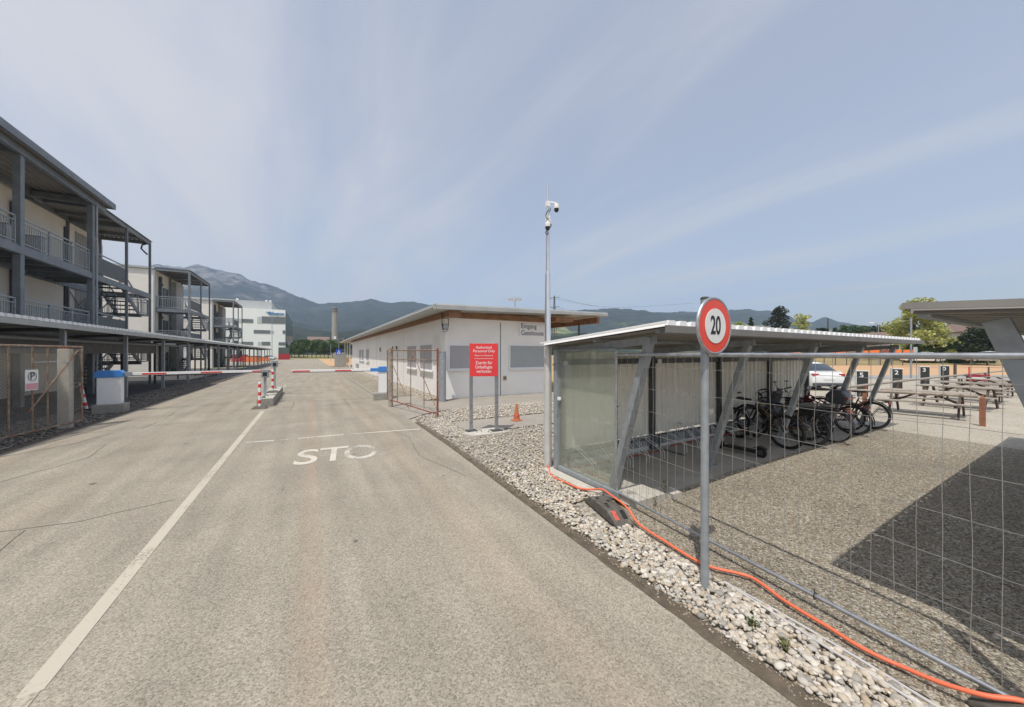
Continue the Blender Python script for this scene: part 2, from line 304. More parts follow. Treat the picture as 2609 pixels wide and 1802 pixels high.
        if bevel: b=o.modifiers.new('bevel','BEVEL'); b.width=bevel; b.segments=2; b.limit_method='ANGLE'
        if label: o['label']=label
        return o
def box(*a): return MB().box(*a)
def corr(mb,a0,a1,b0,b1,zf,pitch,depth,axis='x',inv=False,frac=.5):
    """trapezoid sheet: waves along axis, flat along the other; zf(a,b) gives the height"""
    pr=[]; a=a0; fl=pitch*frac*.7
    while a<a1-1e-6:
        for da,h in ((0,0),(pitch*(1-frac)*.8,0),(pitch*(1-frac),depth),(pitch*(1-frac)+fl,depth)):
            if a+da<=a1+1e-6: pr.append((a+da,h))
        a+=pitch
    pr.append((a1,0)); base=len(mb.v)
    for (p,h) in pr:
        for b in (b0,b1):
            mb.v.append((p,b,zf(p,b)+h) if axis=='x' else (b,p,zf(b,p)+h))
    for i in range(len(pr)-1): mb.f.append((base+2*i,base+2*i+2,base+2*i+3,base+2*i+1))
    return mb
def vcorr(mb,x0,x1,y,z0,z1,pitch,depth,axis='x'):
    """vertical trapezoid sheet wall along axis"""
    a=x0; pr=[]
    while a<x1-1e-6:
        for da,h in ((0,0),(.4,0),(.5,1),(.9,1)):
            if a+da*pitch<x1: pr.append((a+da*pitch,h*depth))
        a+=pitch
    pr.append((x1,0)); base=len(mb.v)
    for p,h in pr:
        for z in (z0,z1): mb.v.append((p,y+h,z) if axis=='x' else (y+h,p,z))
    for i in range(len(pr)-1): mb.f.append((base+2*i,base+2*i+2,base+2*i+3,base+2*i+1))
    return mb
def solid(o,t=.003):
    m=o.modifiers.new('thick','SOLIDIFY'); m.thickness=t; m.offset=0; return o
def text(s,size,mat,name,parent,loc,rot,ext=.002,align='CENTER',xs=1.0,bold=0.0,shear=0,spacing=1,label=None):
    c=bpy.data.curves.new('t','FONT'); c.body=s; c.size=size; c.extrude=ext; c.align_x=align; c.align_y='CENTER'; c.offset=bold; c.shear=shear; c.space_line=spacing
    o=bpy.data.objects.new('t',c); COL.objects.link(o); dg=bpy.context.evaluated_depsgraph_get(); me=bpy.data.meshes.new_from_object(o.evaluated_get(dg)); bpy.data.objects.remove(o); bpy.data.curves.remove(c)
    me.materials.clear(); me.materials.append(MATS[mat]); me.name=name
    q=bpy.data.objects.new(name,me); COL.objects.link(q)
    me.transform(Matrix.Diagonal((xs,1,1,1))); q.rotation_euler=rot
    if parent is not None:
        q.parent=parent; l=parent.location if parent.type=='EMPTY' else parent.parent.location
        q.location=Vector(loc)-l
    else: q.location=loc
    if label: q['label']=label
    return q
def copytree(o,parent=None):
    c=o.copy(); COL.objects.link(c)
    if parent is not None: c.parent=parent
    for ch in list(o.children): copytree(ch,c)
    return c
def smooth01(x): x=max(0,min(1,x)); return x*x*(3-2*x)
def ZG(x): return .07*smooth01((x-4.0)/3.0)   # the yard lies a hand's breadth above the road
def struct(mb,name,mat,**k): return tag(mb.build(name,mat,**k),kind='structure')

# ================================================================ THE SETTING
struct(MB().poly([(-3500,-900),(3500,-900),(3500,3500),(-3500,3500)],-.06),'ground','field')
struct(MB().poly([(-5.35,-8),(-1.4,-8),(2.36,-8),(2.40,0),(2.45,3),(2.62,8),(2.62,10.9),(2.62,60),(2.62,150),(-1.5,150),(-5.35,150)],0.0),'road','asphalt')
# yard of fine gravel, rising slightly away from the road; paler trodden ground farther off
def yard(xs,name,mat):
    mb=MB(); ys=[-14,-6,0,3.27]
    for x in xs:
        for y in ys: mb.v.append((x+(0 if x not in (12.6,) else (.5*y-.9)*.35 if y>-1 else .4),y,ZG(x)-.012))
    for i in range(len(xs)-1):
        for j in range(len(ys)-1): a=i*len(ys)+j; mb.f.append((a,a+len(ys),a+len(ys)+1,a+1))
    struct(mb,name,mat)
yard([3.14,3.4,4,4.5,5,5.5,6,6.5,7,9,12.6],'gravel_yard','yard_gravel'); yard([12.6,16,20,26,34,46],'trodden_ground','yard_pale')
struct(MB().add([(13.6,3.27,ZG(14)-.012),(46,3.27,.058),(40,9.5,.058),(24,10.5,.058),(13.6,10.5,.058)],[(0,1,2,3,4)]),'trodden_ground','yard_pale')
mb=MB(); xs=[3.62,4.2,5,6,7,9,13.6]
for x in xs: mb.v+=[(x,3.27,ZG(x)+.01),(x,5.1,ZG(x)+.01)]
for i in range(len(xs)-1): mb.f.append((2*i,2*i+2,2*i+3,2*i+1))
struct(mb,'shelter_slab','slab')
struct(MB().add([(3.62,3.27,-.05),(13.6,3.27,-.05),(13.6,3.27,.08),(7,3.27,.08),(5.5,3.27,.045),(4,3.27,.01),(3.62,3.27,.01)],[tuple(range(7))]),'slab_edge','concrete_grey')
# soil strip beside the road, pebble bed under the stones
struct(MB().poly([(2.30,-8),(3.2,-8),(3.2,3.3),(3.62,3.5),(3.62,5.1),(14,5.1),(14,12.1),(2.55,12.1),(2.6,9),(2.5,6),(2.4,3)],-.02),'pebble_bed','pebble_bed')
mb=MB(); e0=[(2.36,-4),(2.38,-1),(2.41,.5),(2.43,1.5),(2.45,2.5),(2.49,3.5),(2.53,5),(2.6,7),(2.63,9),(2.64,10.6)]
pts=[]
for i in range(len(e0)-1):
    for k in range(6):
        t=k/6; pts.append((e0[i][0]*(1-t)+e0[i+1][0]*t,e0[i][1]*(1-t)+e0[i+1][1]*t))
for (x,y) in pts: a=.02*noise.noise((x*3,y*5,0)); w_=.13+.05*noise.noise((1,y*2.7,3)); mb.v+=[(x+a-.02,y,.004),(x+a+w_,y,.002)]
for i in range(len(pts)-1): mb.f.append((2*i,2*i+1,2*i+3,2*i+2))
struct(mb,'soil_edge','soil')
struct(MB().poly([(3.52,8.24),(9.5,8.13),(14,8.1),(14,9.55),(6.76,9.68),(3.58,9.78)],.012),'path','pad_asphalt')
struct(MB().poly([(2.6,10.9),(3.3,11.6),(4.46,12.15),(8.4,12.05),(16,12.0),(16,14.35),(5.1,14.35),(4.2,14.9),(4.2,60),(2.6,60)],.006),'path','pad_asphalt')
struct(MB().poly([(4.2,15),(5.3,15),(5.3,60),(4.2,60)],.01),'pebble_bed','pebble_bed')
struct(MB().poly([(5.1,14.35),(14,14.35),(14,15.2),(5.1,15.2)],.003),'soil_edge','pebble_bed')
struct(MB().box(2.62,2.74,16.6,60,-.02,.035),'kerb','concrete_grey')
struct(MB().poly([(2.74,16.9),(4.2,16.9),(4.2,60),(2.74,60)],.022),'gravel_verge','yard_gravel')
# left side
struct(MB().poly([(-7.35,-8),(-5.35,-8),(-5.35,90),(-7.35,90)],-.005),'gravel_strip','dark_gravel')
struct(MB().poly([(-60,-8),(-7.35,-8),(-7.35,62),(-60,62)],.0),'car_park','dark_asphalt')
mb=MB()
for i in range(60):
    y=-8+i*1.6; a=.03*noise.noise((y,0,0)); mb.v+=[(-5.50+a,y,.003),(-5.33+a*.4,y,.005)]
for i in range(59): mb.f.append((2*i,2*i+1,2*i+3,2*i+2))
struct(mb,'soil_edge','soil')
# markings
def strip(p,q,wd,mat,name='road_marking',z=.004):
    p=Vector((*p,z)); q=Vector((*q,z)); d=(q-p).normalized(); n=Vector((-d.y,d.x,0))*wd/2
    return struct(MB().add([p-n,q-n,q+n,p+n],[(0,1,2,3)]),name,mat,fixn=False)
for a,b,wd,mt in ((-3,3.2,.085,'line_old'),(3.2,12.5,.11,'paint_line'),(12.5,15.0,.12,'paint_line')): strip((-1.43,a),(-1.43,b),wd,mt)
strip((-1.44,19.2),(-1.36,27.3),.13,'paint')
strip((-1.27,9.86),(-.72,9.76),.10,'paint_good'); strip((-.72,9.76),(-.25,9.72),.08,'paint_worn'); strip((-.25,9.72),(.72,9.62),.10,'paint_good'); strip((.72,9.62),(1.5,9.5),.08,'paint'); strip((1.5,9.5),(2.52,9.34),.09,'paint_good')
strip((-5.1,20.6),(-3.6,20.9),.10,'paint_worn'); strip((-3.6,20.9),(-2.2,21.0),.10,'paint_faint')
for s_,x,y,mt,sx in (('S',-.06,7.86,'paint_good',.62),('T',.40,7.83,'paint_good',.60),('O',.89,7.72,'paint',.54),('P',1.42,7.62,'paint_faint',.60)):
    tag(text(s_,1.52,mt,'road_lettering',None,(x,y,.005),(0,0,R(-5)),0,xs=sx,bold=.01),kind='structure')
# faint letters on the far side of the island (worn STOP of the other lane)
for s_,x,y in (('S',-3.9,23.8),('T',-3.4,23.6),('O',-2.9,23.8)):
    tag(text(s_,1.4,'paint_worn','road_lettering',None,(x,y,.005),(0,0,0),0,xs=.6),kind='structure')
# sealed cracks and induction loops in the asphalt
pm('crack',(.095,.085,.072),.9,var=.2,scale=30)
def crack(pts,wd=.018):
    mb=MB()
    P=[]
    for i in range(len(pts)-1):
        a=Vector(pts[i]); b=Vector(pts[i+1]); n=max(2,int((b-a).length/.25))
        for k in range(n): q=a.lerp(b,k/n); P.append(q+Vector((noise.noise((q.x*3,q.y*3,0)),noise.noise((q.y*3,q.x*3,5))))*.025)
    P.append(Vector(pts[-1]))
    for i,p in enumerate(P):
        d=(P[min(i+1,len(P)-1)]-P[max(0,i-1)]).normalized(); n=Vector((-d.y,d.x))*wd/2*(.7+.6*abs(noise.noise((p.x*7,p.y*7,1)))); mb.v+=[(p.x-n.x,p.y-n.y,.003),(p.x+n.x,p.y+n.y,.003)]
    for i in range(len(P)-1): mb.f.append((2*i,2*i+1,2*i+3,2*i+2))
    struct(mb,'road_crack','crack',fixn=False)
crack([(-5.3,15.2),(-3.6,15.55),(-1.9,15.5)]); crack([(-.9,15.45),(.6,15.5),(2.5,15.6)],.025); crack([(-.62,14.5),(-.55,16.0),(-.62,17.6)]); crack([(1.3,14.3),(1.28,17.2)]); crack([(-3.9,13.0),(-3.85,14.6),(-4.0,16.2)])
crack([(-5.2,12.9),(-3.8,13.4),(-2.2,13.5)],.014); crack([(-.6,14.3),(1.3,14.2)],.014)
crack([(-5.3,10.7),(-4.6,11.5),(-4.3,12.7)],.02); crack([(-5.3,25.5),(2.6,26.2)],.03)
pm('oil',(.15,.135,.115),.6,var=.2,scale=20); pm('patch',(.25,.225,.19),.85,var=.08,scale=40,bump=.3,bscale=90)
def blob(x,y,r,name,mat,z=.0035):
    P=[(x+r*math.cos(a)*(1+.45*noise.noise((math.cos(a)*1.3+x,math.sin(a)*1.3+y,0))),y+r*1.3*math.sin(a)*(1+.45*noise.noise((math.cos(a)*1.3+x,math.sin(a)*1.3+y,4)))) for a in np.linspace(0,6.2,18)]
    struct(MB().poly(P,z),name,mat,fixn=False)
for x,y,r in ((.42,4.1,.022),(.75,7.65,.03),(-.35,6.2,.02),(-2.9,7.9,.035),(-3.2,5.2,.02),(1.9,5.6,.018),(-.9,9.0,.022),(.35,10.8,.03),(-2.4,10.4,.03)): blob(x,y,r,'oil_spot','oil')
crack([(-5.3,6.1),(-3.9,6.4),(-2.4,6.2),(-1.6,6.5)],.012); crack([(-1.5,11.9),(.2,12.1),(1.6,11.8),(2.6,12.0)],.012); crack([(-3.1,3.1),(-2.6,4.6),(-2.8,6.2)],.009); crack([(2.2,5.4),(1.85,6.9),(2.05,8.6),(1.8,9.6)],.010); crack([(-5.3,8.2),(-4.2,8.7),(-3.7,9.9),(-3.9,11.2)],.012)
# fields beyond the yard
def band(d0,d1,l0,l1,z,mat,name):
    c,s=math.cos(R(YAW)),math.sin(R(YAW)); 
    P=[(l*c+d*s,-l*s+d*c) for d,l in ((d0,l0*d0),(d0,l1*d0),(d1,l1*d1),(d1,l0*d1))]
    return struct(MB().poly(P,z),name,mat)
band(20.5,26.5,.82,1.9,-.02,'meadow','weed_strip'); band(26.5,33,.8,1.9,-.015,'far_road','side_road'); band(33,66,.70,1.9,-.02,'field_orange','harvested_field'); band(66,70,.70,2.0,-.015,'dry_weeds','weed_strip'); band(70,78,.70,2.0,-.01,'far_road','main_road'); band(78,420,.15,2.2,-.03,'dry_weeds','meadow')
struct(MB().poly([(2.62,62),(30,62),(46,130),(2.62,150)],.0),'building_site','field_orange')
struct(MB().poly([(-60,62),(-7.35,62),(-5.35,95),(-5.35,150),(-60,150)],-.004),'gravel_verge','yard_gravel')
struct(MB().poly([(-90,150),(90,150),(160,420),(-120,420)],-.03),'meadow','meadow')

# loose stones as real geometry
def icos(sub):
    import bmesh; bm=bmesh.new(); bmesh.ops.create_icosphere(bm,subdivisions=sub,radius=1); v=np.array([x.co[:] for x in bm.verts]); f=np.array([[q.index for q in x.verts] for x in bm.faces]); bm.free(); return v,f
def stones(name,P,rad,mat,label,sub=1):
    v,f=icos(sub); n=len(P); k=len(v)
    S=rad[:,None]*np.stack([rng.uniform(.8,1.35,n),rng.uniform(.7,1.1,n),rng.uniform(.42,.75,n)],1)
    lump=1+rng.uniform(-.16,.16,(n,k)); V=v[None]*lump[:,:,None]*S[:,None,:]
    a=rng.uniform(0,6.28,n); tl=rng.uniform(-.45,.45,n)
    ca,sa=np.cos(a)[:,None],np.sin(a)[:,None]; ct,st=np.cos(tl)[:,None],np.sin(tl)[:,None]
    x,y,z=V[...,0],V[...,1],V[...,2]; y,z=y*ct-z*st,y*st+z*ct; x,y=x*ca-y*sa,x*sa+y*ca
    V=np.stack([x,y,z],2)+P[:,None,:]; F=(f[None]+(np.arange(n)*k)[:,None,None]).reshape(-1,3)
    me=bpy.data.meshes.new(name); me.vertices.add(n*k); me.vertices.foreach_set('co',V.astype(np.float32).ravel()); me.loops.add(F.size); me.loops.foreach_set('vertex_index',F.astype(np.int32).ravel())
    me.polygons.add(len(F)); me.polygons.foreach_set('loop_start',np.arange(0,F.size,3,dtype=np.int32)); me.polygons.foreach_set('loop_total',np.full(len(F),3,dtype=np.int32)); me.update(); me.validate()
    me.shade_smooth(); me.materials.append(MATS[mat]); o=bpy.data.objects.new(name,me); COL.objects.link(o)
    o['kind']='stuff'; o['label']=label; o['category']='gravel'; return o
def scatter(n,fx0,fx1,y0,y1,zmax,r0,r1,keep=None):
    y=rng.uniform(y0,y1,n); u=rng.uniform(0,1,n); x0=np.interp(y,*fx0); x1=np.interp(y,*fx1); x=x0+(x1-x0)*u
    r=r0+(r1-r0)*rng.uniform(0,1,n)**2; z=r*.35+rng.uniform(-.3,1,n)*zmax
    # thin out towards the road edge
    k=(x-x0)>rng.uniform(0,.10,n)
    if keep is not None: k&=keep(x,y)
    return np.stack([x,y,z],1)[k],r[k]
edge=([-4,0,3,8,11],[2.44,2.50,2.56,2.74,2.74])
nofoot=lambda x,y:~((x>2.98)&(x<3.42)&(y>2.92)&(y<3.72))
P,rr=scatter(6200,edge,([-4,1.2,2.2,3.0,3.6],[2.95,3.08,3.12,3.25,3.5]),-1.2,3.75,.02,.011,.030,nofoot)
stones('river_pebbles',P,rr,'pebble','pale round river pebbles along the foot of the mesh fence',2)
P,rr=scatter(8000,edge,([3.7,5.1,5.15,8.2],[3.52,3.56,5.6,7.6]),3.7,8.15,.025,.012,.032)
P2,r2=scatter(7000,([9.8,10.9,12.1],[2.72,2.72,4.6]),([9.8,12.1],[7.6,8.8]),9.8,12.05,.03,.018,.038)
P3,r3=scatter(2500,([15,60],[4.25,4.25]),([15,60],[5.1,5.1]),15,34,.03,.02,.045)
P4,r4=scatter(500,([8,9.8],[2.75,2.75]),([8,9.8],[3.5,3.55]),8.1,9.85,.02,.015,.03)
P5,r5=scatter(1300,([8,9.8],[2.75,2.75]),([8,9.8],[3.5,3.55]),8.1,9.85,.02,.012,.03)
stones('river_pebbles',np.concatenate([P,P2,P3,P4,P5]),np.concatenate([rr,r2,r3,r4,r5]),'pebble','pale pebbles around the red notice and the gatehouse paths',1)
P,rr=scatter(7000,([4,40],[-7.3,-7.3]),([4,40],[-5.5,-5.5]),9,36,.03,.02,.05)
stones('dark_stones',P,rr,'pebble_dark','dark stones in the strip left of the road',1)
P,rr=scatter(3500,([-4,0,3,8,10.6],[2.40,2.42,2.48,2.64,2.68]),([-4,0,3,8,10.6],[2.54,2.56,2.62,2.78,2.8]),-1.2,10.5,.004,.004,.011)
stones('edge_grit',P,rr,'pebble_mid','small stones pressed into the soil along the right road edge',1)
# sparse coarse grit on the yard
n=30000; x=3.2+rng.uniform(0,1,n)**1.5*8; y=rng.uniform(-1.2,3.2,n); zg=np.array([ZG(a) for a in x]); r_=.0045+.0085*rng.uniform(0,1,n)**2
stones('yard_grit',np.stack([x,y,zg-.010],1),r_,'pebble_mid','coarse loose grit on the gravel yard behind the mesh fence',1)

# ---------------------------------------------------------------- hills and mountains (real relief, 500 m to 3.3 km away)
prof=[(-2200,690),(-1200,700),(-500,690),(0,700),(200,690),(300,700),(400,697),(474,700),(500,696),(531,693),(575,702),(615,709),(632,720),(666,734),(700,745),(734,758),(779,772),(813,782),(850,781),(880,779),(948,772),(994,779),(1050,779),(1120,787),(1250,790),(1400,797),(1500,797),(1560,797),(1620,800),(1693,802),(1760,799),(1850,798),(1957,798),(2010,812),(2040,828),(2069,828),(2085,820),(2101,817),(2120,820),(2140,826),(2190,832),(2300,845),(2500,850),(3000,840),(4200,830)]
pu=np.array([p[0] for p in prof],float); pv=np.array([p[1] for p in prof],float)
def hills():
    ang=np.linspace(-62,62,420); rad=np.concatenate([np.linspace(430,1000,16)[:-1],np.linspace(1000,2600,44),[2750,2950,3250]])
    V=[]; c,s=math.cos(R(YAW)),math.sin(R(YAW))
    for a in ang:
        k=math.tan(R(a)); v=float(np.interp(1304.5+901*k,pu,pv)); H=(901-v)/901
        for d in rad:   # d: distance along the view axis direction of the valley
            l=k*d; X,Y=l*c+d*s,-l*s+d*c
            t=(d-430)/(2600-430)
            ridge=H*2600
            n_=noise.fractal((X/520,Y/520,3.1),.9,2.1,6); n3=noise.fractal((X/150,Y/150,1.1),.8,2.1,5)
            # wooded foothill, valley behind it, then the main slope
            foot=46*math.exp(-((d-760)/190)**2)*(1 if a<12 else .35)*(.8+.5*n_)
            if t<=1: z=ridge*(smooth01(t)**1.35)+foot+ (n_*95+n3*26)*smooth01(t*2)*(1-smooth01((t-.75)/.25))*(H*3.4)+n3*5*smooth01(t*3)
            else: z=ridge*(1-((d-2600)/650)*.55)
            if t>.9 and t<=1: z+=n3*6
            V.append((X,Y,z-2 if d<=431 else z+.5))
    nR=len(rad); F=[(i*nR+j,(i+1)*nR+j,(i+1)*nR+j+1,i*nR+j+1) for i in range(len(ang)-1) for j in range(nR-1)]
    mb=MB(); mb.v=V; mb.f=F
    m=bpy.data.materials.new('hill'); m.use_nodes=True; t=m.node_tree; b=t.nodes['Principled BSDF']; b.inputs['Roughness'].default_value=.95; b.inputs['Specular IOR Level'].default_value=.1
    def nd(x): return t.nodes.new(x)
    g=nd('ShaderNodeTexCoord'); ge=nd('ShaderNodeNewGeometry'); lk=t.links.new
    def nz(sc_,det=6): n=nd('ShaderNodeTexNoise'); n.inputs['Scale'].default_value=sc_; n.inputs['Detail'].default_value=det; lk(g.outputs['Object'],n.inputs[0]); return n.outputs[0]
    def mr(x,a,b_): n=nd('ShaderNodeMapRange'); n.inputs[1].default_value=a; n.inputs[2].default_value=b_; lk(x,n.inputs[0]); return n.outputs[0]
    def mixc(f,a,b_):
        n=nd('ShaderNodeMix'); n.data_type='RGBA'; lk(f,n.inputs[0])
        for i,x in ((6,a),(7,b_)):
            if isinstance(x,tuple): n.inputs[i].default_value=(*x,1)
            else: lk(x,n.inputs[i])
        return n.outputs[2]
    def mul(a,b_): n=nd('ShaderNodeMath'); n.operation='MULTIPLY'; lk(a,n.inputs[0]); lk(b_,n.inputs[1]); return n.outputs[0]
    forest=mixc(mr(nz(.02,8),.35,.65),(.016,.025,.018),(.036,.046,.028))
    sp=nd('ShaderNodeSeparateXYZ'); lk(g.outputs['Object'],sp.inputs[0])
    rock=mixc(mr(nz(.022,10),.36,.62),(.035,.04,.034),(.20,.182,.16))
    rf=mr(nz(.0062,8),.43,.56); hi=mr(sp.outputs[2],170,300); west=mr(sp.outputs[0],200,-300)
    c1=mixc(mul(mul(rf,hi),west),forest,rock)
    fld=mixc(mr(nz(.012,2),.45,.55),(.30,.27,.12),(.13,.19,.05))
    ff=mr(nz(.0045,3),.53,.57); lo=mr(sp.outputs[2],175,90)
    east=mr(sp.outputs[0],300,900); c2=mixc(mul(mul(ff,lo),east),c1,fld)
    lk(c2,b.inputs['Base Color'])
    bp=nd('ShaderNodeBump'); bp.inputs['Strength'].default_value=.8; bp.inputs['Distance'].default_value=12; lk(nz(.045,6),bp.inputs['Height']); lk(bp.outputs[0],b.inputs['Normal'])
    o=mb.build('hills',m,smooth='all'); tag(o,kind='structure')
hills()

# ================================================================ LARGE STRUCTURES
def railing(name,parent,p,q,z,mat='steel_matte',h=1.02,step=.13,sub=None):
    """handrail, mid rail, posts and upright bars between two points"""
    mb=MB(); p=Vector((*p,z)); q=Vector((*q,z)); n=max(1,int((q-p).length/step)); u=Vector((0,0,1))
    mb.beam(p+u*h,q+u*h,.05); mb.beam(p+u*(h-.17),q+u*(h-.17),.035); mb.beam(p+u*.09,q+u*.09,.035)
    for i in range(n+1):
        a=p.lerp(q,i/n); k=.05 if i%12==0 or i==n else .018; t=h if k>.02 else h-.17
        mb.beam(a+u*(.0 if k>.02 else .09),a+u*t,k)
    return mb.build(name,mat,parent)
def panelrail(parent,p,q,z,h=1.0):
    mb=MB(); p=Vector((*p,z)); q=Vector((*q,z)); u=Vector((0,0,1))
    mb.beam(p+u*(h*.5-.02),q+u*(h*.5-.02),.02,h-.16)
    o=mb.build('guard_panel','stair_panel',parent); mb=MB(); mb.beam(p+u*(h+.06),q+u*(h+.06),.05)
    mb.build('handrail','steel_matte',o); return o
def stairflight(parent,xa,xb,ya,za,yb,zb,mat='dark_steel'):
    """flight of open treads from (ya,za) up or down to (yb,zb) between xa and xb"""
    n=max(2,int(abs(zb-za)/.185)); mb=MB()
    for i in range(1,n):
        t=i/n; y=ya+(yb-ya)*t; z=za+(zb-za)*t; mb.box(xa+.04,xb-.04,y-.12,y+.12,z-.03,z+.03)
    mb.build('treads',mat,parent)
    for x in (xa,xb):
        m=MB(); m.beam((x,ya,za),(x,yb,zb),.05,.26); s=m.build('stringer','gallery_steel',parent)
        m=MB(); m.beam((x,ya,za+1.0),(x,yb,zb+1.0),.045)
        k=max(2,int(abs(yb-ya)/.2))
        for i in range(k+1):
            t=i/k; y=ya+(yb-ya)*t; z=za+(zb-za)*t; m.beam((x,y,z),(x,y,z+1.0),.018 if i%4 else .04)
        m.build('handrail','steel_matte',s)
ZL=(3.02,6.05); ZT=9.35
def tower(t,x0,x1,y0,y1):
    """open steel stair tower: columns, two decks, dog-leg flights, roof of trapezoid sheet"""
    ym=(y0+y1)/2+.2; yl=y1-1.35
    for x in (x0,x1):
        for y in (y0,ym,y1):
            if x==x0 and y==y0: continue
            w_=.15 if y==y0 else .11
            box(x-w_/2,x+w_/2,y-w_/2,y+w_/2,.0,ZT).build('column','gallery_steel',t)
    for z in ZL:
        d=MB(); d.box(x0,x1,y0,ym-.5,z-.08,z-.02); d.box(x0,x1,y0-.06,y0+.06,z-.34,z-.09); d.box(x0,x1,y1-.06,y1+.06,z-.34,z-.09); d.box(x1-.05,x1+.05,y0+.07,y1-.07,z-.34,z-.035); d.box(x0-.05,x0+.05,y0+.07,y1-.07,z-.34,z-.09)
        for k in range(3): d.box(x0+.06,x1-.06,y0+.9+k*.85,y0+1.0+k*.85,z-.28,z-.09)
        d.build('deck','gallery_steel',t)
        panelrail(t,(x1-.02,y0+.15),(x1-.02,ym-.1),z)
        l=MB(); l.box(x0,x1,yl,y1-.07,z-1.56,z-1.5); l.box(x0,x1,yl-.05,yl,z-1.72,z-1.5); l.build('landing','gallery_steel',t)
        railing('landing_railing',t,(x0+.1,y1-.1),(x1-.1,y1-.1),z-1.5,step=.2)
        railing('landing_railing',t,(x1-.03,yl),(x1-.03,y1-.15),z-1.5)
        xm=(x0+x1)/2
        stairflight(t,xm+.06,x1-.12,ym-.5,z-.05,yl,z-1.5)
        stairflight(t,x0+.12,xm-.06,yl,z-1.5,ym-.5,z-3.05 if z>4 else .05)
    # cross brace
    m=MB()
    for z in ZL: m.beam((x0,ym,z-3),(x0,y1,z-.4),.03); m.beam((x0,y1,z-3),(x0,ym,z-.4),.03)
    m.build('brace','dark_steel',t)
    r=MB()
    for y in (y0,ym,y1): r.box(x0-.05,x1+.05,y-.06,y+.06,ZT,ZT+.22)
    for x in (x0+.02,x1-.02): r.box(x-.05,x+.05,y0+.07,ym-.07,ZT+.02,ZT+.22); r.box(x-.05,x+.05,ym+.07,y1-.07,ZT+.02,ZT+.22)
    for k in range(4): r.box(x0,x1,y0+.8+k*1.75,y0+.88+k*1.75,ZT+.06,ZT+.22) if abs(y0+.8+k*1.75-ym)>.2 else None
    r.build('roof_frame','gallery_steel',t)
    solid(corr(MB(),x0-.15,x1+.12,y0-.1,y1+.12,lambda a,b:ZT+.23,.21,.05).build('roof','roof_under',t),.004)

# --- three office blocks of stacked modules with steel galleries
b1=thing('office_building','three-storey beige office block with grey steel gallery at the left edge','building',(-12,18,0))
box(-30,-11.8,4,33.3,0,9.62).build('wall','wall_beige',b1)
for y in (6.2,12.1,18.0,23.3,29.2): box(-11.80,-11.74,y-.06,y+.06,0,9.0).build('wall_joint','dark_steel',b1)
for y in (22.9,31.6): 
    for z in (0.02,3.1,6.1): 
        d=box(-11.79,-11.73,y-.5,y+.5,z,z+2.1).build('door','lab_glass',b1); box(-11.73,-11.70,y-.44,y-.40,z+.9,z+1.2).build('handle','steel',d)
m=MB(); vcorr(m,30.2,33.3,-11.78,.0,9.05,.2,.03,'y'); m.build('cladding','wall_grey',b1)
for z in (3.1,6.1):
    for y in (9.5,15.2): box(-11.79,-11.75,y-.9,y+.9,z+1.0,z+2.2).build('window','blind',b1)
for y in (5.5,10.5,15.5,20.5,25.5): box(-9.52,-9.32,y-.11,y+.11,0,ZT+.02).build('column','gallery_steel',b1)
for y in (5.5,10.5,15.5,20.5,25.2): box(-11.72,-11.52,y-.14,y+.14,0,8.9).build('rear_column','dark_steel',b1)
for z in ZL:
    d=MB(); d.box(-11.72,-9.36,4,25.3,z-.08,z); d.box(-9.5,-9.3,4,25.3,z-.36,z-.085); d.box(-11.5,-11.36,4,25.3,z-.34,z-.085)
    for k in range(14): d.box(-11.34,-9.52,5.0+k*1.5,5.12+k*1.5,z-.3,z-.085)
    d.build('deck','gallery_steel',b1)
    for y0 in (5.7,10.7,15.7,20.7): railing('railing',b1,(-9.42,y0),(-9.42,y0+4.6),z,'steel_matte')
r=MB()
for x in (-9.35,-11.4): r.box(x-.08,x+.08,3,26.6,ZT+.03,ZT+.3)
for k in range(5): r.box(-11.31,-9.44,5.4+k*5,5.6+k*5,ZT+.05,ZT+.28)
r.build('roof_frame','gallery_steel',b1)
solid(corr(MB(),-12.0,-9.05,2,26.75,lambda a,b:ZT+.32,.28,.06).build('roof','roof_under',b1),.005)
box(-9.06,-8.98,2,26.78,ZT+.28,ZT+.56).build('roof_edge','gallery_steel',b1); box(-12,-9.07,26.7,26.78,ZT+.28,ZT+.5).build('roof_edge','gallery_steel',b1)
tower(b1,-11.75,-9.42,25.5,32.9)
for y,z,w_,h_,lab in ((21.7,6.05,.45,.95,'grey cabinet on the upper gallery near the stair tower'),(18.4,6.05,.4,.8,'grey cabinet on the upper gallery between the first two posts'),(23.6,6.05,.35,1.0,'slim grey locker on the upper gallery beside the stair tower'),(19.3,3.02,.5,.7,'grey crate on the lower gallery near the railing')):
    t=thing('gallery_cabinet',lab,'cabinet',(-10.4,y,z),'cabinets on the galleries'); box(-10.65,-10.15,y-w_/2,y+w_/2,z+.08,z+h_).build('body','wall_grey',t,bevel=.01); box(-10.67,-10.13,y-w_/2-.02,y+w_/2+.02,z+h_,z+h_+.03).build('top','dark_steel',t)
    for x in (-10.6,-10.2): box(x-.03,x+.03,y-.05,y+.05,z,z+.08).build('leg','dark_steel',t)
for y in (8,13,18,23): m=MB(); m.box(-11.77,-11.62,y-.06,y+.06,8.4,8.5); m.build('wall_lamp','black',b1); m=MB(); m.box(-11.77,-11.62,y-.06,y+.06,5.3,5.4); m.build('wall_lamp','black',b1)
m=MB(); m.tube([(-9.3,25.72,ZT+.2),(-9.3,25.72,.1)],.045,8); m.build('downpipe','steel_matte',b1,smooth=True)
m=MB(); m.tube([(-9.55,32.75,ZT),(-9.75,32.75,ZT-.1),(-9.8,32.75,ZT-.35),(-9.6,32.75,ZT-.6),(-9.5,32.78,ZT-.7)],.05); m.build('downpipe','dark_steel',b1,smooth=True)
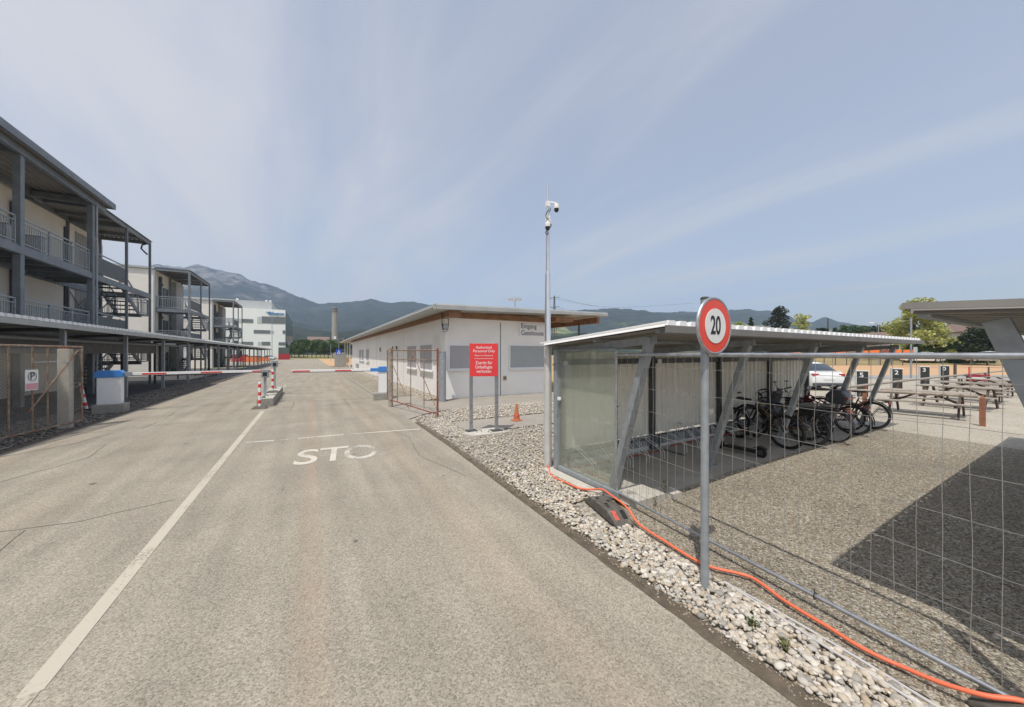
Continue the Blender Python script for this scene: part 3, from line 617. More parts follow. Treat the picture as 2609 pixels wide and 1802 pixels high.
for n_,(y0,lab) in enumerate(((42.7,'three-storey office block with open stair tower, second along the road'),(64.0,'three-storey office block farthest along the road, before the white laboratory'))):
    b=thing('office_building',lab,'building',(-20,y0+4,0)); yb=y0+7.2
    box(-34,-12.0,y0,yb,0,9.44).build('wall','wall_beige',b)
    box(-34.2,-11.9,y0-.15,yb+.1,9.45,9.62).build('roof','lab_grey',b)
    tower(b,-11.9,-9.6,y0,y0+7.4)
    box(-11.97,-11.85,y0-.12,y0+.02,0,ZT).build('column','steel_matte',b); box(-11.98,-11.8,y0+1.15,y0+1.4,0,9).build('wall_joint','dark_steel',b); box(-11.98,-11.55,y0+4.3,y0+6.6,0,9.05).build('stair_screen','wall_grey',b)
    for z in ZL: railing('railing',b,(-11.8,y0+.02),(-9.7,y0+.02),z,step=.14)
    for z in (.02,3.03,6.06):
        d=box(-11.99,-11.93,y0+2.3,y0+3.5,z,z+2.1).build('door','green_glass',b); box(-11.93,-11.89,y0+2.42,y0+2.48,z+.9,z+1.15).build('handle','steel',d)
        m=MB(); m.box(-11.97,-11.9,y0+1.9,y0+2.05,z+2.2,z+2.4); m.build('wall_lamp','black',b)
# --- long low covered walkway beside the road
cw=thing('covered_walkway','long low walkway roof on thin steel posts, left of the road','shelter',(-8,40,0))
yy=[8.6+4.7*i for i in range(18)]
for y in yy:
    box(-7.36,-7.24,y-.06,y+.06,0,2.86).build('post','steel_matte',cw); box(-9.0,-8.9,y-.05,y+.05,0,2.7).build('rear_post','dark_steel',cw)
    m=MB(); m.beam((-9.05,y,2.72),(-7.0,y,2.86),.07,.12); m.build('rafter','dark_steel',cw)
m=MB(); m.box(-7.39,-7.21,4,89,2.86,2.93); m.box(-9.02,-8.88,4,89,2.76,2.83); m.build('purlin','gallery_steel',cw)
solid(corr(MB(),4,89.4,-9.15,-6.95,lambda a,b:2.955+.05*(a+9.15)/2.2 if 0 else 2.955,.30,.0).build('roof','roof_metal',cw),.004) if 0 else None
mb=MB(); mb.add([(-9.15,4,2.86),(-6.93,4,2.94),(-6.93,89.4,2.94),(-9.15,89.4,2.86),(-9.15,4,2.88),(-6.93,4,2.965),(-6.93,89.4,2.965),(-9.15,89.4,2.88)],[(0,1,2,3),(7,6,5,4),(0,4,5,1),(1,5,6,2),(2,6,7,3),(3,7,4,0)]); mb.build('roof','roof_metal',cw)
box(-6.925,-6.90,4,89.4,2.80,2.955).build('roof_edge','roof_metal',cw)
mb=MB()
for i in range(284):
    y=4.1+i*.3; mb.add([(-6.9,y,2.967),(-6.9,y+.2,2.967),(-6.9,y+.18,3.06),(-6.9,y+.02,3.06),(-9.1,y,2.887),(-9.1,y+.2,2.887),(-9.1,y+.18,2.98),(-9.1,y+.02,2.98)],[(0,1,2,3),(7,6,5,4),(0,4,5,1),(1,5,6,2),(2,6,7,3),(3,7,4,0)])
mb.build('roof_ribs','rib_white',cw)
m=MB(); m.tube([(-8.7,4,2.55),(-8.7,60,2.55)],.06,8); m.build('pipe','steel_matte',cw,smooth=True)
m=MB(); m.box(-8.96,-8.90,8.6,32,2.0,2.7); m.build('rear_fascia','dark_steel',cw)

# --- white laboratory block with its blue name
lab=thing('laboratory_building','large white laboratory block with long window bands, blue letters near its roof','building',(-35,230,0))
YL=201.7
def lx(u): k=(u-1304.5)/901; c,s=math.cos(R(YAW)),math.sin(R(YAW)); d=YL/(-k*s+c); return (k*c+s)*d,d
def lz(v,d): return 2-(v-901)/901*d
def lrect(x0,x1,y0,y1):   # window rectangle given by its place on the facade drawing
    u0,u1=350+x0/3.627,350+x1/3.627; v0,v1=640+y0/3.627,640+y1/3.627; X0,d0=lx(u0); X1,d1=lx(u1); return X0,X1,lz(v1,(d0+d1)/2),lz(v0,(d0+d1)/2)
box(-62,-10.4,YL,275,-.5,22.9).build('wall','lab_white',lab)
box(-60,-16.2,206,262,22.9,27).build('roof_storey','lab_grey',lab)
box(-10.4,-10.2,YL+.6,275,-.5,22.6).build('glass_side','green_glass',lab)
for a in ((965,1070,628,662),(1150,1366,607,670),(1075,1228,730,762),(1342,1366,733,765),(970,1070,838,868),(1150,1228,838,872),(1305,1366,842,872)):
    X0,X1,z0,z1=lrect(*a); f=box(X0,X1,YL-.12,YL,z0,z1).build('window','lab_glass',lab)
for a in ((815,965,622,662),(1108,1150,607,668),(870,960,728,755),(1228,1262,733,760),(1112,1150,838,870),(820,960,838,868)):
    X0,X1,z0,z1=lrect(*a); box(X0,X1,YL-.10,YL,z0,z1).build('window','lab_glass_light',lab)
X0,X1,z0,z1=lrect(1225,1342,562,596)
text('Biogen',(z1-z0)*1.15,'logo_blue','lettering',lab,((X0+X1)/2,YL-.2,(z0+z1)/2),(R(90),0,0),.1,xs=1.15,bold=.06)
m=MB(); 
for k in range(5): m.box(X0-1.6+k*.25,X0-1.1+k*.25,YL-.3,YL-.1,z1-.3-.12*k,z1-.05-.12*k)
m.build('emblem','lab_grey',lab)
for x in (-17,-18.6,-30): 
    m=MB(); m.cyl(x,210,27,28.1,.5,12); m.build('roof_vent','lab_white',lab)
# tall concrete chimney
ch=thing('chimney','tall tapering concrete chimney rising behind the trees','chimney',(18,335,0))
m=MB(); m.tube([(18,335,0),(18,335,30),(18,335,41)],[2.6,2.2,2.0],20); m.build('shaft','chimney',ch,smooth=True)
for z in (37,38.4,39.8): m=MB(); m.lathe([(2.05,0),(2.25,0),(2.25,.5),(2.05,.5)],18,335,z,20); m.build('ring','dark_steel',ch)
box(17.1,18.9,332.4,332.8,14.2,16.4).build('panel','white',ch)

# --- gatehouse
gh=thing('gatehouse','single-storey white gatehouse with flat sheet-metal roof and timber eaves','building',(8,30,0))
X0,X1,Y0,Y1=5.12,10.55,14.9,54.2
wl=box(X0,X1,Y0,Y1,-.05,3.75).build('wall','wall_white',gh)
zr=lambda x:4.0+.016*(x-4.37)
m=MB(); m.add([(4.37,13.74,zr(4.37)-.22),(13.7,13.74,zr(13.7)-.16),(13.7,66,zr(13.7)-.16),(4.37,66,zr(4.37)-.22),(4.37,13.74,zr(4.37)-.05),(13.7,13.74,zr(13.7)-.05),(13.7,66,zr(13.7)-.05),(4.37,66,zr(4.37)-.05)],[(0,1,2,3),(7,6,5,4),(0,4,5,1),(1,5,6,2),(2,6,7,3),(3,7,4,0)]); m.build('roof','roof_metal',gh)
m=MB()
for i in range(210):
    y=13.76+i*.249; m.add([(4.36,y,zr(4.36)-.049),(4.36,y+.17,zr(4.36)-.049),(4.36,y+.14,zr(4.36)+.015),(4.36,y+.03,zr(4.36)+.015),(13.69,y,zr(13.69)-.049),(13.69,y+.17,zr(13.69)-.049),(13.69,y+.14,zr(13.69)+.015),(13.69,y+.03,zr(13.69)+.015)],[(0,1,2,3),(7,6,5,4),(0,4,5,1),(1,5,6,2),(2,6,7,3),(3,7,4,0)])
m.build('roof_ribs','roof_metal',gh)
m=MB(); m.tube([(4.28,13.7,3.83),(4.28,66,3.83)],.07,8); m.build('gutter','roof_metal',gh,smooth=True)
box(5.02,10.9,14.72,14.9,3.58,3.83).build('eaves_beam','wood',gh); box(4.95,5.12,14.9,54.2,3.56,3.79).build('eaves_beam','wood',gh)
for q in ((4.98,5.5,14.0,14.71,3.56,3.79),(10.5,11.6,14.05,14.71,3.60,3.84)): box(*q).build('beam_end','wood',gh)
box(13.15,13.32,14.0,54,3.60,3.93).build('outer_beam','wood',gh)
for y in (15.5,25,34,43): box(13.2,13.27,y,y+.07,0,3.6).build('post','dark_steel',gh)
def ghwin(axis,a0,a1,z0,z1,mat,frame=.06):
    if axis=='front':
        w_=box(a0,a1,Y0-.03,Y0+.02,z0,z1).build('window',mat,gh); f=MB(); f.box(a0-frame,a0,Y0-.05,Y0,z0-frame,z1+frame); f.box(a1,a1+frame,Y0-.05,Y0,z0-frame,z1+frame); f.box(a0,a1,Y0-.05,Y0,z1,z1+frame); f.box(a0,a1,Y0-.05,Y0,z0-frame,z0); f.build('frame','frame_white',w_)
        box(a0-.1,a1+.1,Y0-.12,Y0-.052,z0-.11,z0-.065).build('sill','frame_white',w_)
    else:
        w_=box(X0-.03,X0+.02,a0,a1,z0,z1).build('window',mat,gh); f=MB(); f.box(X0-.05,X0,a0-frame,a0,z0-frame,z1+frame); f.box(X0-.05,X0,a1,a1+frame,z0-frame,z1+frame); f.box(X0-.05,X0,a0,a1,z1,z1+frame); f.box(X0-.05,X0,a0,a1,z0-frame,z0); f.build('frame','frame_white',w_)
        box(X0-.13,X0-.052,a0-.12,a1+.12,z0-.11,z0-.065).build('sill','frame_white',w_)
ghwin('front',5.32,7.25,1.34,2.35,'blind'); ghwin('front',8.38,10.35,1.32,2.38,'blind_grey')
ghwin('side',16.66,18.8,1.21,2.42,'blind'); ghwin('side',19.58,21.7,1.21,2.42,'blind')
ghwin('side',37.7,39.8,1.27,2.43,'blind'); ghwin('side',41.7,43.6,1.27,2.42,'blind'); ghwin('side',44.0,46.0,1.27,2.42,'blind')
m=MB(); m.box(X0+2.73,X0+2.76,Y0-.012,Y0,0,3.47); m.build('wall_joint','dark_steel',gh)
for y in (17.6+5.2,28,33.2,38.8,47.5): box(X0-.008,X0,y,y+.02,0,3.47).build('wall_joint','wall_grey',gh)
sg=box(8.9,10.52,Y0-.04,Y0-.012,2.88,3.46).build('name_board','frame_white',gh)
text('Eingang\nGatehouse',.335,'black','lettering',sg,(8.98,Y0-.045,3.18),(R(90),0,0),.002,'LEFT',.92,.001,spacing=1.0)
for y in (24.2,25.5,30.6):
    l=MB(); l.cyl(4.98,y,2.16,2.5,.05,12); q=l.build('wall_lamp','dark_steel',gh); m=MB(); m.cyl(4.98,y,1.98,2.1,.055,12); m.box(5.03,5.12,y-.02,y+.02,2.2,2.24); m.build('lamp_glass','frame_white',q)
fl=MB(); fl.box(4.86,5.10,14.40,14.52,3.02,3.26); q=fl.build('floodlight','black',gh,bevel=.01); m=MB(); m.beam((4.84,14.46,3.15),(4.84,14.46,3.5),.025); m.beam((5.12,14.46,3.15),(5.12,14.46,3.5),.025); m.beam((4.84,14.46,3.5),(5.12,14.46,3.5),.025); m.tube([(4.9,14.4,3.05),(4.82,14.35,2.95),(4.95,14.36,2.9),(5.08,14.42,3.0)],.012); m.build('bracket','black',q); box(4.88,5.08,14.385,14.40,3.04,3.24).build('lens','blind_grey',q)
m=MB(); m.cyl(X0+2.5,Y0-.04,1.43,1.44,.001,4); 
m=MB(); m.tube([(7.58,Y0-.06,1.5),(7.58,Y0,1.5)],.06,14); m.build('outlet','black',gh)
m=MB(); m.box(8.02,8.17,Y0-.05,Y0,.72,.92); q=m.build('meter_box','field',gh); box(8.04,8.15,Y0-.055,Y0-.05,.80,.86).build('slot','black',q)
for y in (47.5,): box(X0-.03,X0,46.3,49.6,.25,.75).build('grille','blind_grey',gh)
# porch at the far end
for y in (56,60,64.5): box(4.9,5.05,y,y+.15,0,3.78).build('post','frame_white',gh)
box(8.2,13,56,66,0,3.7).build('wall','wall_grey',gh)

# ================================================================ LEFT SIDE: chain-link gate, barrier, island
gl=thing('chain_link_gate','rusty chain-link gate leaf standing open along the left gravel strip','gate',(-5.8,12.4,0))
A=Vector((-5.47,14.35,0)); B=Vector((-6.1,10.4,0)); gd=(B-A)
def gp(t,z): q=A+gd*t; return (q.x,q.y,z)
m=MB(); m.tube([gp(0,.16),gp(1,.16)],.022); m.tube([gp(0,2.18),gp(1,2.18)],.024); m.build('rail','rust',gl,smooth=True)
for t in (0,.271,.373,.517,.76,1): m=MB(); m.tube([gp(t,.14),gp(t,2.2)],.024 if t in (0,1) else .018); m.build('upright','rust' if t else 'rust',gl,smooth=True)
m=MB(); m.tube([gp(.03,2.1),gp(.40,.62)],.018); m.tube([gp(.60,.62),gp(.97,2.1)],.018); m.build('brace','rust',gl,smooth=True)
m=MB(); m.tube([gp(.1,1.79),gp(.373,1.79)],.012); m.build('tie_bar','alu',gl)
m=MB(); nd=52; stp=.075
Lg=gd.length; H0,H1=.18,2.16
k=-int((H1-H0)/stp)
nn=int(Lg/stp)
for i in range(-int((H1-H0)/stp),nn):
    for sgn in (1,-1):
        a0=i*stp; a1=a0+(H1-H0); z0,z1=(H0,H1) if sgn>0 else (H1,H0)
        t0=max(0,a0); t1=min(Lg,a1)
        if t1<=t0: continue
        za=z0+(z1-z0)*(t0-a0)/(a1-a0); zb=z0+(z1-z0)*(t1-a0)/(a1-a0)
        m.beam(gp(t0/Lg,za),gp(t1/Lg,zb),.0036)
pm('old_wire',(.34,.32,.28),.7,.3,var=.3,scale=20); m.build('chain_link','old_wire',gl)
pk=thing('parking_sign','pale square notice with a black P, wired to the chain-link gate','sign',(-5.7,12.9,1.4))
q=A+gd*.36; ang=math.atan2(gd.y,gd.x)
ctr=A+gd*.395; nrm=Vector((-gd.y,gd.x,0)).normalized(); nrm=nrm if nrm.dot(Vector((0,0,0))-ctr)>0 else -nrm
e=gd.normalized()*.165; c0=ctr+nrm*.05
def sgq(mb,e0,e1,z0,z1,off):
    a=c0+e*e0+nrm*off; b=c0+e*e1+nrm*off; a2=a-nrm*.006; b2=b-nrm*.006
    return mb.add([(a.x,a.y,z0),(b.x,b.y,z0),(b.x,b.y,z1),(a.x,a.y,z1),(a2.x,a2.y,z0),(b2.x,b2.y,z0),(b2.x,b2.y,z1),(a2.x,a2.y,z1)],[(0,1,2,3),(7,6,5,4),(0,4,5,1),(1,5,6,2),(2,6,7,3),(3,7,4,0)])
sgq(MB(),-1,1,1.14,1.62,0).build('board','sign_white',pk); sgq(MB(),-.93,.93,1.16,1.30,.004).build('pink_field','pink',pk)
rt=(R(90),0,math.atan2(-gd.y,-gd.x) if (-gd).cross(Vector((0,0,1))).dot(nrm)>0 else math.atan2(gd.y,gd.x))
text('P',.24,'black','letter',pk,c0+nrm*.008+Vector((0,0,1.46)),rt,.001)
m=MB(); tt=[(c0+nrm*.008+gd.normalized()*.105*math.cos(a)+Vector((0,0,1.46+.105*math.sin(a)))) for a in np.linspace(0,6.283,25)]; m.tube(tt,.004,6); m.build('ring','black',pk)
cp=thing('concrete_post','stout speckled concrete post behind the end of the chain-link gate','post',(-5.62,14.15,0)); m=MB(); m.box(-5.78,-5.56,13.98,14.2,0,2.12); m.build('shaft','concrete',cp,bevel=.015); box(-5.74,-5.60,14.02,14.16,2.12,2.16).build('cap','rust_red',cp)
def guide_post(x,y,z0,label,lean=0,group='red and white guide posts',h=.95,dark=False):
    t=thing('guide_post',label,'bollard',(x,y,z0),group)
    m=MB(); m.add([(x-.26,y-.2,z0),(x+.26,y-.2,z0),(x+.26,y+.2,z0),(x-.26,y+.2,z0),(x-.15,y-.1,z0+.09),(x+.15,y-.1,z0+.09),(x+.15,y+.1,z0+.09),(x-.15,y+.1,z0+.09)],[(0,3,2,1),(4,5,6,7),(0,1,5,4),(1,2,6,5),(2,3,7,6),(3,0,4,7)]); m.build('base','rubber' if not dark else 'black',t,bevel=.02)
    n=7; 
    p=lambda s:(x+lean*s,y,z0+.08+s)
    m=MB(); m.tube([p(0),p(h*.985),p(h)],[.045,.045,.03],16); pp=m.build('tube','white',t,smooth=True)
    for a in (.12,.45,.78): m=MB(); m.tube([p(h*a),p(h*a+.12)],.0475,16); m.build('red_band','red',pp,smooth=True)
guide_post(-6.72,17.9,0,'red and white post on black rubber base, leaning beside the chain-link gate',-.16,h=.9,dark=True)
guide_post(-1.6,15.72,0,'red and white post on grey rubber base in front of the traffic island',h=.88)
# traffic island
isl=thing('traffic_island','long low concrete block between the two lanes','traffic island',(-1.45,18.5,0))
box(-1.74,-1.22,16.2,21.6,0,.30).build('block','concrete_grey',isl,bevel=.02); box(-1.72,-1.24,16.22,21.58,.30,.304).build('top','concrete',isl)
m=MB()
for x,y in ((-1.45,16.9),(-1.45,20.8)): m.torus((x,y,.31),.06,.009,'x',14,6,0,math.pi)
m.build('lifting_loop','dark_steel',isl,smooth=True); box(-1.62,-1.5,16.5,16.62,.304,.345).build('socket','black',isl)
guide_post(-1.42,18.5,.304,'red and white post standing on top of the traffic island between two grey reader pillars',h=.9)
def reader(x,y,z0,lab,h,w_):
    t=thing('card_reader_pillar',lab,'card reader',(x,y,z0),'card reader pillars on the island')
    box(x-.045,x+.045,y-.045,y+.045,z0,z0+h-.3).build('post','steel_matte',t); box(x-w_,x+w_,y-.10,y+.1,z0+h-.32,z0+h).build('housing','steel_bright' if 0 else 'steel_matte',t,bevel=.01); m=MB(); m.box(x-w_*.55,x+w_*.55,y-.112,y-.10,z0+h-.26,z0+h-.1); m.build('reader_face','black',t); box(x-.1,x+.1,y-.1,y+.1,z0,z0+.015).build('foot_plate','steel_matte',t)
reader(-1.58,17.3,.304,'grey card reader pillar nearest the camera on the traffic island',1.05,.13)
reader(-1.5,20.6,.304,'grey card reader pillar at the far end of the traffic island',1.35,.13)
# barriers
def barrier(x,y,z0,rz,lab,L,front):
    q_=.62 if front else 1.0
    t=thing('barrier_gate',lab,'barrier',(x,y,0),'road barriers'); t.rotation_euler.z=0
    c,s=math.cos(rz),math.sin(rz)
    def T(mb):   # local -> world about the pivot of this barrier
        mb.v=[(x+a*c-b*s,y+a*s+b*c,cz) for a,b,cz in mb.v]; return mb
    T(MB().box(-.36,.38,-.32,.36,0,.30)).build('plinth','concrete_grey',t,bevel=.02)
    T(MB().prism([(-.28*q_,.30),(.28*q_,.30),(.28*q_,1.20),(-.28*q_,1.20)],-.17,.17)).build('housing','frame_white',t,bevel=.012)
    T(MB().box(-.17,.18,-.18,-.172,.42,.9)).build('service_door','frame_white',t)
    T(MB().prism([(-.33*q_,1.20),(.33*q_,1.20),(.34*q_,1.34),(.25*q_,1.43),(-.25*q_,1.43),(-.34*q_,1.34)],-.2,.2)).build('lid','barrier_blue',t,bevel=.012)
    T(MB().box(.34*q_,.50,-.10,.10,1.22,1.36)).build('arm_clamp','barrier_blue' if front else 'steel_matte',t)
    n=14; m=MB(); a0=.5
    m.prism([(-.0225,1.245),(.0225,1.245),(.0225,1.34),(-.0225,1.34)],a0,a0+L,'x'); arm=T(m).build('arm','white',t,bevel=.008)
    nb=4
    for k in range(4):
        p=a0+L-.55-(k*1.55)-.1
        if p>a0: T(MB().box(p,p+.62,-.0255,.0255,1.262,1.312)).build('red_stripe','red',arm)
    T(MB().box(a0,a0+L,-.02,.02,1.225,1.244)).build('rubber_edge','black',arm)
barrier(-5.86,17.1,0,R(6),'white barrier box with blue lid and striped arm, on the left of the road',4.0,False)
barrier(2.76,16.3,0,R(172),'white barrier box with blue lid whose arm reaches in from the gatehouse side',2.95,True)
# rusty swing gate on the right with post
gr=thing('rusty_swing_gate','empty rusty steel gate frame with diagonal braces, in front of the gatehouse','gate',(3,12.2,0))
A2=Vector((3.42,10.64,0)); B2=Vector((2.56,13.85,0)); g2=B2-A2
def hp(t,z): q=A2+g2*t; return (q.x,q.y,z)
m=MB(); m.tube([hp(0,.02),hp(0,2.16)],.032); m.build('hanging_stile','rust_red',gr,smooth=True)
m=MB(); m.tube([hp(1.03,.28),hp(1.03,2.14)],.024); m.build('closing_stile','rust',gr,smooth=True)
m=MB(); m.tube([hp(0,2.1),hp(1.03,2.12)],.022); m.build('top_rail','rust',gr,smooth=True); m=MB(); m.tube([hp(0,.12),hp(1.03,.28)],.02); m.build('bottom_rail','rust_red',gr,smooth=True)
m=MB(); m.tube([hp(0,1.79),hp(1,1.79)],.014); m.build('mid_rail','rust',gr)
for t,zb in ((.24,.2),(.50,.22),(.79,.26)): m=MB(); m.tube([hp(t,zb),hp(t,2.1)],.015); m.build('bar','rust',gr,smooth=True)
m=MB(); m.tube([hp(.02,.3),hp(.48,2.08)],.015); m.tube([hp(.62,.55),hp(1.0,1.95)],.014); m.build('brace','rust',gr)
gpst=thing('gate_post','thick weathered steel post at the closing end of the rusty gate','post',(2.62,13.77,0)); m=MB(); m.cyl(2.62,13.77,0,2.16,.085,16); m.build('shaft','wood_old',gpst,smooth=True); m=MB(); m.lathe([(.09,0),(.09,.03),(.03,.05)],2.62,13.77,2.16,16); m.build('cap','rust',gpst)
gp2=thing('gate_post','smooth grey round post against the gatehouse corner, behind the rusty gate','post',(4.77,14.2,0)); m=MB(); m.cyl(4.77,14.2,0,2.05,.15,20); m.build('shaft','steel_matte',gp2,smooth=True); m=MB(); m.lathe([(.155,0),(.155,.04),(.02,.06)],4.77,14.2,2.05,20); m.build('cap','steel',gp2)
# red notice, its pad, cone
rs=thing('notice_board','tall red notice on two square steel posts standing in the pebbles','sign',(3.8,8.05,0))
P0=Vector((3.50,8.20,0)); P1=Vector((4.07,7.92,0))
for p in (P0,P1):
    box(p.x-.035,p.x+.035,p.y-.035,p.y+.035,.06,2.26).build('post','steel',rs,bevel=.004); box(p.x-.13,p.x+.13,p.y-.1,p.y+.1,.065,.082).build('foot_plate','dark_steel',rs)
d=(P1-P0).normalized(); nn=Vector((d.y,-d.x,0)); a=P0-d*.03+nn*.05; b=P1+d*.03+nn*.05
def q8(a,b,nv,th,z0,z1): 
    a2=a-nv*th; b2=b-nv*th
    return MB().add([(a.x,a.y,z0),(b.x,b.y,z0),(b.x,b.y,z1),(a.x,a.y,z1),(a2.x,a2.y,z0),(b2.x,b2.y,z0),(b2.x,b2.y,z1),(a2.x,a2.y,z1)],[(0,1,2,3),(7,6,5,4),(0,4,5,1),(1,5,6,2),(2,6,7,3),(3,7,4,0)])
bd=q8(a,b,nn,.02,1.43,2.25).build('board','sign_red',rs,bevel=.003)
rz=math.atan2(d.y,d.x); cc=(a+b)/2+nn*.003
for s_,zc,sz,mt in (('Authorized\nPersonnel Only',2.105,.096,'white'),('Report to Gatehouse',1.95,.058,'sign_white'),('Zutritt für\nUnbefugte\nverboten',1.66,.112,'white')):
    text(s_,sz,mt,'lettering',bd,cc+Vector((0,0,zc)),(R(90),0,rz),.001,bold=.0,spacing=.95,xs=.90)
q8(cc-d*.24,cc+d*.24,nn,.002,1.868,1.875).build('rule','white',bd)
pad=thing('concrete_pad','pale concrete block with two lifting loops under the red notice','concrete block',(3.8,8,0))
MB().prism([(3.20,8.06),(3.36,7.72),(4.32,7.68),(4.22,8.28),(3.60,8.36)],-.02,.062,'z').build('block','concrete',pad,bevel=.01)
for x,y in ((3.62,7.98),(3.86,7.84)): m=MB(); m.torus((x,y,.06),.065,.008,'y',14,6,0,math.pi); m.build('lifting_loop','dark_steel',pad,smooth=True)
cn=thing('traffic_cone','small faded orange traffic cone on the path by the gatehouse','cone',(5.31,9.03,.012))
m=MB(); m.lathe([(.098,.03),(.03,.46),(.022,.5),(.018,.5)],5.31,9.03,.012,24); m.build('cone','cone',cn,smooth=True); MB().box(5.31-.13,5.31+.13,9.03-.13,9.03+.13,.014,.042).build('base','cone',cn,bevel=.01)
m=MB(); m.lathe([(.093,.1),(.082,.17),(.0,.17)],5.31,9.03,.014,24); m.build('band','faded_red',cn,smooth=True)

# ================================================================ RIGHT SIDE: shelters, fence, sign, pole
def shelter(name,label,Ty,flip,side,yf=2.56):
    t=thing(name,label,'bicycle shelter',(3.5,Ty(4.9),0))
    F=lambda mb: (setattr(mb,'v',[(a,Ty(b),c) for a,b,c in mb.v]),mb)[1]
    XA,XB=3.47,13.3; LX=[3.72,6.05,8.42,10.78,12.98]
    zf=lambda y:2.285-(y-2.62)*.071
    for x in LX:
        g=ZG(x) if side else 0
        m=F(MB().beam((x,3.66,g),(x,3.0,2.21),.085 if side else .11,.12 if side else .08,up=(1,0,0))); l=m.build('leaning_leg','steel_matte',t,bevel=.004)
        F(MB().box(x-.1,x+.1,3.55,3.77,g-.002,g+.02)).build('foot_plate','steel_matte',l)
        ys_=2.93 if side else 3.12; m=F(MB().beam((x,ys_,zf(ys_)-.09),(x,4.98,zf(4.98)-.09),.055,.10)); m.build('rafter','steel_matte',t)
        F(MB().box(x-.045,x+.045,4.80,4.89,g,2.0)).build('rear_post','dark_steel',t)
    for y in (2.74,3.8,4.86): F(MB().box(XA+.05,XB-.05,y-.03,y+.03,zf(y)-.04,zf(y)-.0)).build('purlin','steel_matte',t)
    m=F(corr(MB(),XA,XB,yf+.04,5.0,lambda a,b:zf(b)+.004,.205,.038)); solid(m.build('roof','roof_under',t),.003)
    m=MB(); n=int((XB-XA)/.205)
    for i in range(n):
        x=XA+.02+i*.205; z0=lambda y:zf(y)+(.056 if side else .016)
        y0,y1=yf+.025,5.02; dz_=0 if side else -.04
        m.add([(x,y0,z0(y0)-.03),(x+.155,y0,z0(y0)-.03),(x+.132,y0,z0(y0)+.034),(x+.023,y0,z0(y0)+.034),(x,y1,z0(y1)-.03),(x+.155,y1,z0(y1)-.03),(x+.132,y1,z0(y1)+.034),(x+.023,y1,z0(y1)+.034)],[(0,1,2,3),(7,6,5,4),(0,4,5,1),(1,5,6,2),(2,6,7,3),(3,7,4,0)])
    F(m).build('roof_ribs','rib_white' if side else 'verge_grey',t)
    zq=zf(yf) if side else zf(yf)+.035; hb_=.055 if side else .02
    F(MB().add([(XA-.03,yf,zq-hb_),(XB+.03,yf,zq-hb_),(XB+.03,yf,zq+(.028 if side else .02)),(XA-.03,yf,zq+(.028 if side else .02)),(XA-.03,yf+.024,zq-hb_),(XB+.03,yf+.024,zq-hb_),(XB+.03,yf+.024,zq+(.028 if side else .02)),(XA-.03,yf+.024,zq+(.028 if side else .02))],[(0,1,2,3),(7,6,5,4),(0,4,5,1),(1,5,6,2),(2,6,7,3),(3,7,4,0)])).build('front_flashing','flashing',t)
    F(MB().beam((XA-.03,yf,zf(yf)+(.062 if side else .035)),(XA-.03,5.03,zf(5.03)+(.062 if side else .035)),.03,.024 if side else .042)).build('verge_flashing','rib_white' if side else 'verge_grey',t)
    return t,F,zf
shl,F_,zf_=shelter('bicycle_shelter','open bicycle shelter with leaning steel legs and ribbed pale back wall',lambda y:y,False,True)
for i,(a,b) in enumerate(((3.70,6.04),(6.06,8.41),(8.43,10.77),(10.79,12.99))):
    vcorr(MB(),a,b,4.90,.34+ZG(a)*.5,2.02,.19,.042).build('back_panel','panel_white',shl)
    box(a,b,4.83,4.89,1.80,1.90).build('back_rail','dark_steel',shl); box(a,b,4.82,4.90,.14,.335).build('base_rail','steel_matte',shl)
gp_=box(3.655,3.665,3.52,4.80,.12,2.04).build('glass_side','glass',shl)
box(3.61,3.70,4.81,4.90,.02,2.06).build('side_post','steel_matte',shl,bevel=.004); box(3.62,3.70,3.45,4.80,.03,.115).build('side_rail','steel_matte',shl,bevel=.006)
m=MB(); m.box(3.64,3.68,3.52,4.80,2.045,2.07); m.build('side_top_rail','steel_matte',shl)
for (x,y,z) in ((3.78,4.80,1.83),(6.2,4.80,1.84),(5.9,3.55,1.02)): box(x-.05,x+.05,y-.03,y,z-.045,z+.045).build('junction_box','panel_white',shl,bevel=.006)
box(3.60,3.64,4.72,4.78,1.22,1.27).build('clamp','white',shl,bevel=.004)
m=MB(); m.tube([(3.62,4.93,1.8),(3.6,4.86,1.84),(3.65,4.78,1.86),(3.73,4.78,1.84)],.01); m.build('cable','steel_matte',shl,smooth=True)
tag(box(3.42,3.60,3.72,4.95,-.02,.045).build('kerb_stone','concrete'),kind='structure'); tag(box(3.66,4.24,3.18,3.62,-.02,.075).build('foundation_block','concrete'),kind='structure'); tag(box(4.27,4.52,3.12,3.40,-.02,.065).build('foundation_block','concrete'),kind='structure')
sh2,_,_=shelter('bicycle_shelter','second shelter roof on leaning steel leg, cut off by the right edge',lambda y:3.42-y,True,False,2.66)
